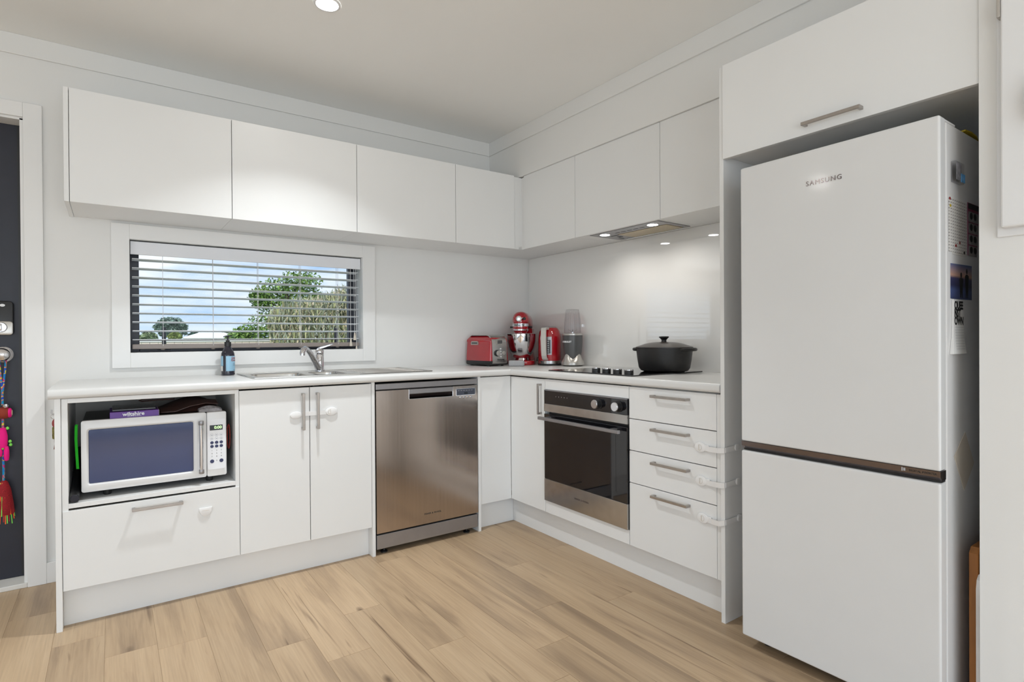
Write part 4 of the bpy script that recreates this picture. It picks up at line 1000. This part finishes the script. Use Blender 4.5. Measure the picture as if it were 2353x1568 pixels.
# kettle, handle toward local -y
kx, ky = -.130, -.392
kt = thing('kettle', 'glossy red electric kettle with pale metal handle on its steel base', 'kettle', (kx, ky, .9003), math.radians(-60))
obj('power_base', lathe(B(), [(.001, 0), (.076, 0), (.078, .003), (.078, .010), (.075, .012)], seg=44), 'black', kt, True, local=True)
obj('steel_band', lathe(B(), [(.0755, .011), (.0755, .030), (.073, .032)], seg=44), 'steel', kt, True, local=True)
kb = obj('body', lathe(B(), [(.0735, .031), (.0745, .036), (.0748, .10), (.0742, .17), (.0715, .200), (.065, .222), (.055, .238), (.050, .243), (.001, .244)], seg=48), 'red', kt, True, local=True)
obj('lid', lathe(B(), [(.048, .243), (.046, .246), (.038, .2495), (.001, .253)], seg=36), 'steelgrey', kt, True, local=True)
obj('spout', prism(B(), [(-.020, .045), (.020, .045), (.008, .090), (-.008, .090)], 'z', .205, .236, bev=.003), 'red', kt, True, local=True)
b = B(); hw = .0165
hp = [(-.050, .236, .006), (-.075, .2385, .007), (-.102, .236, .007), (-.108, .226, .006), (-.108, .16, .006), (-.106, .10, .006), (-.101, .065, .006), (-.092, .048, .006), (-.078, .040, .006), (-.068, .040, .004)]
rings = []
for i, (y, z, th) in enumerate(hp):
    a = hp[max(0, i-1)]; c2 = hp[min(len(hp)-1, i+1)]; t = Vector((0, c2[0]-a[0], c2[1]-a[1])).normalized(); nrm = Vector((0, -t.z, t.y))
    rings.append([Vector((sx_*hw, y, z)) + nrm*(sn*th) for sx_, sn in ((-1, -1), (1, -1), (1, 1), (-1, 1))])
ring_skin(b, rings); obj('handle', b, 'handlegrey', kt, False, local=True)
g = obj('water_gauge', arc_sheet(B(), .0757, 6, 30, .070, .185, 8), 'steelgrey', kb, True, local=True)
g2 = obj('gauge_window', arc_sheet(B(), .0762, 9, 27, .078, .165, 8), 'gloss', g, True, local=True)
b = B()
for k in range(6): arc_sheet(b, .0766, 10, 17, .086+.0135*k, .0895+.0135*k, 3)
obj('gauge_marks', b, 'white', g, local=True)
# blender
nx, ny = -.098, -.580
nb = thing('bullet_blender', 'grey bullet blender with a clear upturned cup and silver base', 'blender', (nx, ny, .9003), math.radians(-40))
b = B(); segs = 48
def wave(a, hi, lo): return lo+(hi-lo)*(.5+.5*math.cos(4*a+math.pi))
rings = []
for r, f in ((.064, 0.0), (.0715, .004), (.0715, .016), (.068, .030)):
    rings.append([(r*math.cos(2*math.pi*k/segs), r*math.sin(2*math.pi*k/segs), .004+f) for k in range(segs)])
for r, t in ((.063, .6), (.0565, 1.0), (.052, 1.0)):
    rings.append([(r*math.cos(2*math.pi*k/segs), r*math.sin(2*math.pi*k/segs), .034+t*(wave(2*math.pi*k/segs, .042, .012))-.010*(1-t)) for k in range(segs)])
ring_skin(b, rings, True, True, False)
obj('base_skirt', b, 'silver', nb, True, local=True)
obj('foot_ring', lathe(B(), [(.060, 0), (.062, .005)], seg=30), 'black', nb, True, local=True)
mb = obj('motor_body', lathe(B(), [(.048, .03), (.0505, .05), (.056, .09), (.0605, .13), (.0625, .165), (.0628, .193), (.060, .194)], seg=44), 'grey', nb, True, local=True)
obj('collar', lathe(B(), [(.0625, .192), (.0645, .194), (.0645, .202), (.060, .205), (.054, .206)], seg=44), 'silver', nb, True, local=True)
cpo = obj('cup', lathe(B(), [(.0525, .204), (.0528, .225), (.0515, .27), (.047, .32), (.0415, .352), (.0395, .355), (.001, .3555)], seg=40, cap0=False), 'cup', nb, True, local=True)
b = B()
for k in range(8):
    a = 2*math.pi*k/8+.2; tube(b, [(.0505*math.cos(a), .0505*math.sin(a), .21), (.0495*math.cos(a), .0495*math.sin(a), .27), (.042*math.cos(a), .042*math.sin(a), .335)], .0011, 5)
obj('cup_ribs', b, 'cup', cpo, True, local=True)
b = B(); lathe(b, [(.008, .200), (.008, .214), (0, .216)], seg=12)
for a in (0, 1.6, 3.2, 4.8): tube(b, [(0, 0, .213), (.016*math.cos(a), .016*math.sin(a), .219), (.028*math.cos(a), .028*math.sin(a), .230)], [.003, .0025, .0008], 6)
obj('blade', b, 'chrome', nb, True, local=True)
obj('lettering', wrap(text_bm('NUTRIBULLET', .0135, .0003, bold=.0006), .0627, -47, .1525), 'wht_ink', mb, local=True)
# power cords behind
tag(obj('power_cord', tube(B(), [(-.165, -.30, .925), (-.150, -.285, .945), (-.125, -.275, .955), (-.10, -.28, .935), (-.105, -.295, .908), (-.14, -.305, .905), (-.06, -.25, .905)], .0032, 8), 'black', smooth=True, loc=(-.12, -.29, .9)), 'black power cord looping behind the kettle', 'cord')
tag(obj('power_cord', tube(B(), [(-.06, -.44, .905), (-.045, -.46, .906), (-.04, -.485, .915), (-.035, -.50, .94), (-.03, -.49, .955), (-.02, -.46, .956)], .0030, 8), 'black', smooth=True, loc=(-.04, -.47, .9)), 'black power cord between the kettle and the blender', 'cord')
tag(obj('power_cord', tube(B(), [(-.365, -.115, .965), (-.352, -.10, .935), (-.340, -.085, .912), (-.322, -.07, .9045), (-.30, -.05, .9045), (-.26, -.03, .9045)], .0028, 8), 'black', smooth=True, loc=(-.3, -.15, .9)), 'black power cord between the toaster and the mixer', 'cord')

# ------------------------------------------------------------------ child locks
def lock_thing(u0, v0, ue, ve, up_, vp_, label):
    a = P(u0, v0, 'x', XB-.001); e = P(ue, ve, 'x', -.596)
    t = thing('child_lock', label, 'child lock', (XB-.002, a.y-.025, a.z), group='strap locks on the drawers')
    zc = a.z-.001; yc = a.y-.0275
    bs = obj('base', prism(B(), ellipse(yc, zc, .0265, .0200, 28), 'x', XB-.0004, XB-.0090, bev=.004), 'lockp', t, True)
    box_ = bx(XB-.0086, XB-.0004, yc-.040, yc-.016, zc-.0125, zc+.0125, bev=.003); obj('hinge_block', box_, 'lockp', t, True)
    b = B(); rr = []
    for k in range(13):
        an = math.radians(-90+180*k/12); rr.append((XB-.0094, yc+.002-.0105*math.cos(an), zc+.0115*math.sin(an)))
    tube(b, rr+[rr[0]], .0007, 5); tube(b, [(XB-.0094, yc+.0055, zc-.0105), (XB-.0094, yc+.0055, zc+.0105)], .0007, 5)
    obj('release_button', b, 'mag', bs)
    q = P(up_, vp_, 'y', YP1-.001); zq = q.z
    b = B(); hh = .0098
    path = [(XB-.0082, yc-.030, zc), (XB-.010, yc-.045, zc-.001), (-.5975, YP0+.006, zc+.003), (-.5985, YP1-.0015, zq-.004), (-.592, YP1-.0030, zq-.003), (q.x-.010, YP1-.0030, zq)]
    rings = []
    for i, p_ in enumerate(path):
        a_ = Vector(path[max(0, i-1)]); c_ = Vector(path[min(len(path)-1, i+1)]); t_ = (c_-a_); nr = Vector((t_.y, -t_.x, 0)).normalized()
        pv = Vector(p_); rings.append([pv+Vector((0, 0, -hh)), pv+Vector((0, 0, hh)), pv+Vector((0, 0, hh))+nr*.0016, pv+Vector((0, 0, -hh))+nr*.0016])
    ring_skin(b, rings); obj('strap', b, 'lockp', t)
    cl = obj('clip', prism(B(), ellipse(q.x-.006, zq, .018, .0135, 24), 'y', YP1-.0006, YP1-.0062, bev=.002), 'lockp', t, True)
    obj('clip_ridge', bx(q.x-.020, q.x-.017, YP1-.008, YP1-.0058, zq-.0095, zq+.0095, bev=.0008), 'lockp', cl)
lock_thing(1597.1, 1024.8, 1665, 1031, 1693.9, 1027.7, 'white strap child lock on the second drawer from the counter')
lock_thing(1599.1, 1101.1, 1665, 1111, 1696.8, 1105.5, 'white strap child lock on the third drawer from the counter')
lock_thing(1602.9, 1186.1, 1665, 1196, 1699.7, 1189.1, 'white strap child lock on the deep bottom drawer beside the fridge')
t = thing('child_lock', 'white strap child lock running across the two sink cabinet doors', 'child lock', (-1.70, YB-.003, .735))
obj('base', prism(B(), ellipse(-1.618, .7375, .0285, .0200, 28), 'y', YB-.0004, YB-.0085, bev=.004), 'lockp', t, True)
b = B(); rr = [(-1.624-.0105*math.cos(math.radians(-90+15*k)), YB-.0089, .7375+.0110*math.sin(math.radians(-90+15*k))) for k in range(13)]; tube(b, rr+[rr[0]], .0007, 5); obj('release_button', b, 'mag', t)
obj('strap', bx(-1.775, -1.635, YB-.0052, YB-.0034, .7255, .7455, bev=.0005), 'lockp', t)
obj('clip', prism(B(), ellipse(-1.780, .7325, .026, .0165, 26), 'y', YB-.0004, YB-.0075, bev=.003), 'lockp', t, True)
b = B()
pts = [(-.0245, .016), (.0245, .016)] + [(.0245*math.cos(math.radians(-180*k/12)), .014+.034*math.sin(math.radians(-180*k/12))) for k in range(1, 12)]
prism(b, [(p_[0]-2.1470, p_[1]+.3615) for p_ in pts], 'y', YB-.0004, YB-.0065, bev=.002)
t = tag(obj('lock_catch', b, 'lockp', smooth=True, loc=(-2.147, YB, .36)), 'white half-moon plastic lock catch stuck on the wide drawer', 'lock catch')
obj('catch_slot', bx(-2.160, -2.134, YB-.0068, YB-.0062, .3655, .3668), 'mag', t)

# ------------------------------------------------------------------ key hook on the end panel, garland on the door
hk = thing('wall_hook', 'small clear hook on the side of the microwave cabinet', 'hook', (-2.637, -.385, .76))
b = B(); box(b, -2.6400, -2.6362, -.395, -.375, .748, .790, bev=.001); tube(b, [(-2.640, -.385, .757), (-2.652, -.385, .750), (-2.657, -.385, .760), (-2.656, -.385, .772)], .003, 8)
obj('hook', b, 'cup', hk, True)
ky_ = thing('key_bunch', 'bunch of colourful keyrings and keys hanging from the hook', 'keys', (-2.65, -.385, .70))
b = B(); tube(b, [(-2.6495+.010*math.cos(2*math.pi*k/16), -.385, .745+.010*math.sin(2*math.pi*k/16)) for k in range(17)], .0011, 6); obj('ring', b, 'chrome', ky_, True)
obj('red_tag', prism(B(), ellipse(-2.6485, .718, .008, .016, 18), 'y', -.389, -.381, bev=.002), mat('tag_red', rgb(150, 50, 50), .5), ky_, True)
obj('woven_fob', bx(-2.6560, -2.6400, -.392, -.378, .655, .705, bev=.005), mat('woven_multi', rgb(120, 110, 60), .8, var=.8, scale=160), ky_, True)
obj('cord_tail', tube(B(), [(-2.648, -.385, .657), (-2.647, -.385, .635), (-2.650, -.385, .615)], .0022, 7), mat('tail_brown', rgb(110, 60, 44), .7), ky_, True)
for _o in (hk, ky_): _o.location.z += .035
gr = thing('yarn_garland', 'colourful yarn charm garland with dolls and tassel hanging from the door knob', 'garland', (-2.852, .05, .3))
def multi_mat(name, cols, sc, stretch=(1, 1, 1)):
    mt = mat(name, cols[0], .8); t = mt.node_tree; cr = [n for n in t.nodes if n.type == 'VALTORGB'][0]; nz = [n for n in t.nodes if n.type == 'TEX_NOISE'][0]
    nz.inputs['Scale'].default_value = sc; nz.inputs['Detail'].default_value = 1
    mpn = [n for n in t.nodes if n.type == 'MAPPING'][0]; mpn.inputs['Scale'].default_value = stretch
    cr.color_ramp.interpolation = 'CONSTANT'; e = cr.color_ramp.elements
    e[0].position = 0; e[0].color = (*cols[0], 1); e[1].position = .42; e[1].color = (*cols[1], 1)
    for k, c_ in enumerate(cols[2:]): q = e.new(.48+.05*k); q.color = (*c_, 1)
    return mt
M['yarn'] = multi_mat('multicolour_yarn', [rgb(30, 120, 200), rgb(0, 150, 190), rgb(200, 40, 130), rgb(220, 220, 60), rgb(40, 80, 190)], 45)
M['yarnhot'] = multi_mat('red_yarn', [rgb(150, 10, 24), rgb(120, 6, 20), rgb(170, 20, 30), rgb(140, 10, 22)], 120)
M['hotpink'] = mat('hot_pink_felt', rgb(238, 10, 130), .8, var=.05)
M['feltbrown'] = mat('rust_felt', rgb(140, 50, 32), .85, var=.12, scale=40)
M['feltgreen'] = mat('lime_yarn', rgb(130, 220, 90), .8, var=.1)
M['feltorange'] = mat('orange_yarn', rgb(250, 110, 40), .8, var=.1)
M['feltcream'] = mat('cream_felt', rgb(225, 205, 170), .8, var=.05)
gx, gy = -2.852, .045
b = B()
tube(b, [(gx+.012, gy+.006, 1.005), (gx+.009, gy, .95), (gx+.003, gy, .885), (gx+.001, gy, .86)], .0038, 8); tube(b, [(gx-.012, gy+.006, 1.005), (gx-.006, gy, .93), (gx-.001, gy, .87), (gx+.0, gy, .80)], .0040, 8)
obj('cord', b, 'yarn', gr, True)
obj('bell', lathe(B(), [(.001, .786), (.008, .788), (.012, .796), (.008, .804), (.001, .806)], (gx+.010, gy-.01, 0), 18), 'chrome', gr, True)
dh = obj('felt_head', lathe(B(), [(.001, -.028), (.016, -.026), (.024, -.014), (.026, 0), (.024, .014), (.016, .026), (.001, .028)], (gx+.002, gy, .765), 24, 'x'), 'feltbrown', gr, True)
obj('face_rim', lathe(B(), [(.020, .018), (.0215, .022), (.018, .027), (.012, .029)], (gx+.002, gy-.004, .765), 22, 'x'), 'hotpink', dh, True)
obj('face', lathe(B(), [(.014, .0275), (.011, .030), (.001, .031)], (gx+.002, gy-.004, .765), 20, 'x'), 'feltcream', dh, True)
obj('cord', tube(B(), [(gx, gy, .74), (gx, gy, .62), (gx+.001, gy, .50), (gx, gy, .46)], .0042, 8), 'yarn', gr, True)
b = lathe(B(), [(.001, .612), (.012, .614), (.016, .63), (.016, .665), (.012, .69), (.014, .70), (.001, .702)], (gx, gy-.004, 0), 20); lathe(b, [(.001, .555), (.007, .558), (.0095, .575), (.0095, .60), (.006, .62)], (gx+.012, gy-.008, 0), 14); lathe(b, [(.001, .575), (.007, .578), (.0095, .59), (.0095, .60), (.006, .62)], (gx-.010, gy-.008, 0), 14)
ll = obj('felt_llama', b, 'hotpink', gr, True)
b = B()
for xx, zz in ((.016, .698), (-.014, .700), (.024, .640), (.026, .625), (-.022, .632), (.0, .612)): lathe(b, [(.001, -.007), (.005, -.004), (.006, 0), (.005, .004), (.001, .007)], (gx+xx, gy-.008, zz), 10)
obj('pompoms', b, 'feltgreen', ll, True)
ts = obj('tassel', lathe(B(), [(.006, .470), (.014, .462), (.024, .43), (.032, .37), (.036, .33), (.034, .322), (.001, .322)], (gx+.001, gy, 0), 22), 'yarnhot', gr, True)
b1, b2, b3 = B(), B(), B()
for k in range(18):
    a = -math.pi*(k+.5)/18; r0, r1 = .012, .036; rnd = random.uniform(-.03, .02)
    tgt = (b1, b2, b3)[k % 3]
    tube(tgt, [(gx+r0*math.cos(a), gy+r0*math.sin(a), .462), (gx+(r0+r1)/2*1.05*math.cos(a), gy+(r0+r1)/2*1.1*math.sin(a), .40), (gx+r1*math.cos(a), gy+r1*math.sin(a), .31+rnd)], .0020, 6)
obj('strands', b1, 'feltgreen', ts, True); obj('strands', b2, 'feltorange', ts, True); obj('strands', b3, 'red', ts, True)

# ------------------------------------------------------------------ outside the window
def ground_mat(): return mat('lawn', (.10, .17, .05), .9, var=.3, scale=.5)
struct('ground', bx(-400, 500, .9, 900, -1.25, -1.2), ground_mat())
M['bounce_slab'] = mat('pale_bounce_slab', (.52, .51, .50), .8, var=.06, scale=3)
struct('bounce_ground_rear', bx(-30, 30, -40, -5.85, -.16, -.10), 'bounce_slab')  # unseen pale slab, added to bounce sky light through the rear opening
struct('bounce_ground_side', bx(-30, -5.25, -5.85, .5, -.16, -.10), 'bounce_slab')  # same added bounce slab outside the side opening, never in view
fe = thing('garden_fence', 'pale timber fence standing beyond the kitchen window', 'fence', (0, 11, -1.2))
M['fence'] = mat('fence_paint', rgb(235, 218, 204), .7, var=.05)
fb = None; ZF = 1.04
for k in range(60):
    xx = -4.2+.15*k
    if fb is None: fb = obj('paling', bx(xx, xx+.144, 11, 11.02, -1.2, ZF, bev=.003, seg=1), 'fence', fe)
    else: share(fb, (.15*k, 0, 0), fe)
obj('cap_rail', bx(-4.2, 4.8, 10.98, 11.05, ZF, ZF+.05, bev=.006), mat('fence_cap', (.75, .74, .72), .5), fe)
LEAF = {}
def leafy(name, label, trunk, blobs, n, size, cols, seed, long_=1.6, loc=None, droop=0.0):
    rnd = random.Random(seed)
    t = thing(name, label, 'tree', loc)
    b = B(); base = Vector(loc)
    top = max(bl_[2] for bl_ in blobs)
    tube(b, [(base.x, base.y, base.z), (base.x+.1, base.y, (base.z+top)/2), (base.x+.05, base.y, top)], [trunk, trunk*.7, trunk*.25], 10)
    for bl_ in blobs: tube(b, [(base.x+.08, base.y, bl_[2]-bl_[5]*1.2), (bl_[0], bl_[1], bl_[2])], [trunk*.3, trunk*.08], 6)
    obj('trunk', b, mat(name+'_bark', (.12, .09, .07), .9, var=.3), t, True)
    for ci, col in enumerate(cols):
        b = B()
        for i in range(n//len(cols)):
            bl_ = rnd.choice(blobs); v = Vector((rnd.gauss(0, 1), rnd.gauss(0, 1), rnd.gauss(0, 1))).normalized()*(rnd.random()**.45)
            c_ = Vector((bl_[0]+v.x*bl_[3], bl_[1]+v.y*bl_[4], bl_[2]+v.z*bl_[5]))
            s = size*rnd.uniform(.6, 1.3)
            e = Euler((rnd.uniform(-1.2, 1.2), rnd.uniform(-1.2, 1.2), rnd.uniform(0, 6.3))).to_matrix()
            u_ = e @ Vector((s*long_, 0, -droop*s*long_)); w_ = e @ Vector((0, s, 0))
            if droop: u_ = Vector((u_.x*.5, u_.y*.5, -abs(u_.z)-s*droop)); 
            vs = [b.verts.new(c_-u_*.5), b.verts.new(c_+w_*.35), b.verts.new(c_+u_*.5), b.verts.new(c_-w_*.35)]
            b.faces.new(vs)
        f = obj('foliage', b, mat(name+'_leaf%d' % ci, col, .55, var=.25, scale=2.5), t); f['kind'] = 'stuff'
    return t
def D(u, v, dist):
    q = _fw + _rt*((u-IW/2)/FPX) - _up*((v-IH/2)/FPX); return Vector((CX, CY, CZ)) + q*(dist/q.y)
def blob(u, v, dist, ru, rv):
    c_ = D(u, v, dist); k = dist/FPX*1.2; return (c_.x, c_.y, c_.z, ru*k, ru*k*.8, rv*k)
g = D(655, 780, 17)
leafy('broadleaf_tree', 'green broadleaf tree rising behind the feathery grey shrub', .14,
      [blob(690, 650, 17, 42, 26), blob(640, 670, 17, 40, 26), blob(600, 685, 17, 22, 20), blob(655, 710, 17, 45, 30), blob(625, 745, 17, 42, 30), blob(700, 690, 17, 40, 30), blob(575, 768, 17, 30, 18), blob(640, 780, 17, 60, 25), blob(735, 690, 17.4, 22, 14), blob(545, 778, 17, 20, 10)],
      8200, .072, [(.15, .27, .05), (.085, .18, .04), (.25, .37, .09)], 3, 1.4, (g.x, g.y, -1.2))
g = D(740, 780, 13)
leafy('feathery_shrub', 'tall feathery grey-green shrub with yellow tips outside the window', .10,
      [blob(700, 720, 13, 45, 30), blob(760, 715, 13, 48, 34), blob(800, 700, 13, 40, 36), blob(660, 740, 13, 36, 30), blob(730, 765, 13, 70, 34), blob(810, 755, 13, 50, 40), blob(670, 775, 13, 40, 22)],
      9000, .040, [(.38, .41, .30), (.52, .52, .26), (.60, .50, .34), (.20, .23, .15)], 5, 4.5, (g.x, g.y, -1.2), .9)
g = D(392, 780, 110)
leafy('distant_tree', 'large dark tree on the horizon beyond the neighbouring house', .6,
      [blob(392, 742, 110, 20, 9), blob(376, 752, 110, 15, 8), blob(408, 752, 110, 16, 9), blob(396, 764, 110, 22, 9)],
      3000, .42, [(.12, .19, .16), (.17, .25, .20)], 8, 1.4, (g.x, g.y, -1.2))
for u, sd_, dd_, rr_, lab, cl in ((340, 21, 95, 15, 'round pale green bush left of the distant tree', ((.22, .30, .16), (.30, .36, .20))), (402, 22, 88, 11, 'yellow-green bush in front of the distant tree', ((.24, .32, .08), (.34, .38, .12))), (447, 23, 150, 12, 'dark pointed conifer behind the neighbouring house', ((.04, .10, .07), (.07, .14, .09))), (526, 24, 170, 24, 'low green treeline behind the neighbouring house', ((.12, .20, .08), (.20, .26, .11)))):
    g = D(u, 780, dd_)
    leafy('distant_bush', lab, .3, [blob(u-rr_*.5, 775, dd_, rr_*.6, 5), blob(u+rr_*.5, 774, dd_, rr_*.6, 5), blob(u, 770, dd_, rr_*.5, 6)], 900, .45*dd_/95, list(cl), sd_, 1.4, (g.x, g.y, -1.2))
hc = D(487, 779, 125)
hs = thing('neighbouring_house', 'low white house with pale hip roof seen through the window', 'house', (hc.x, hc.y, -1.2))
b = B(); box(b, hc.x-4.6, hc.x+4.6, hc.y-3, hc.y+3, -1.2, hc.z+.10); obj('walls', b, mat('house_wall', (.75, .68, .60), .8), hs)
b = B(); zr = hc.z+.10; v = [(-5.4, -3.6, zr), (5.4, -3.6, zr), (5.4, 3.6, zr), (-5.4, 3.6, zr), (-2.2, 0, zr+1.15), (2.2, 0, zr+1.15)]
vv = [b.verts.new((hc.x+p_[0], hc.y+p_[1], p_[2])) for p_ in v]
for f in ((0, 1, 5, 4), (2, 3, 4, 5), (1, 2, 5), (3, 0, 4), (3, 2, 1, 0)): b.faces.new([vv[i] for i in f])
obj('roof', b, mat('house_roof', (.80, .80, .82), .6), hs)
for k in range(5):
    xx = hc.x-3.6+1.8*k; wi = obj('house_window', bx(xx-.42, xx+.42, hc.y-3.05, hc.y-2.98, hc.z-.75, hc.z-.05), 'white', hs)
    obj('house_pane', bx(xx-.34, xx+.34, hc.y-3.08, hc.y-3.04, hc.z-.68, hc.z-.12), mat('pane_dark', (.10, .12, .16), .2), wi)
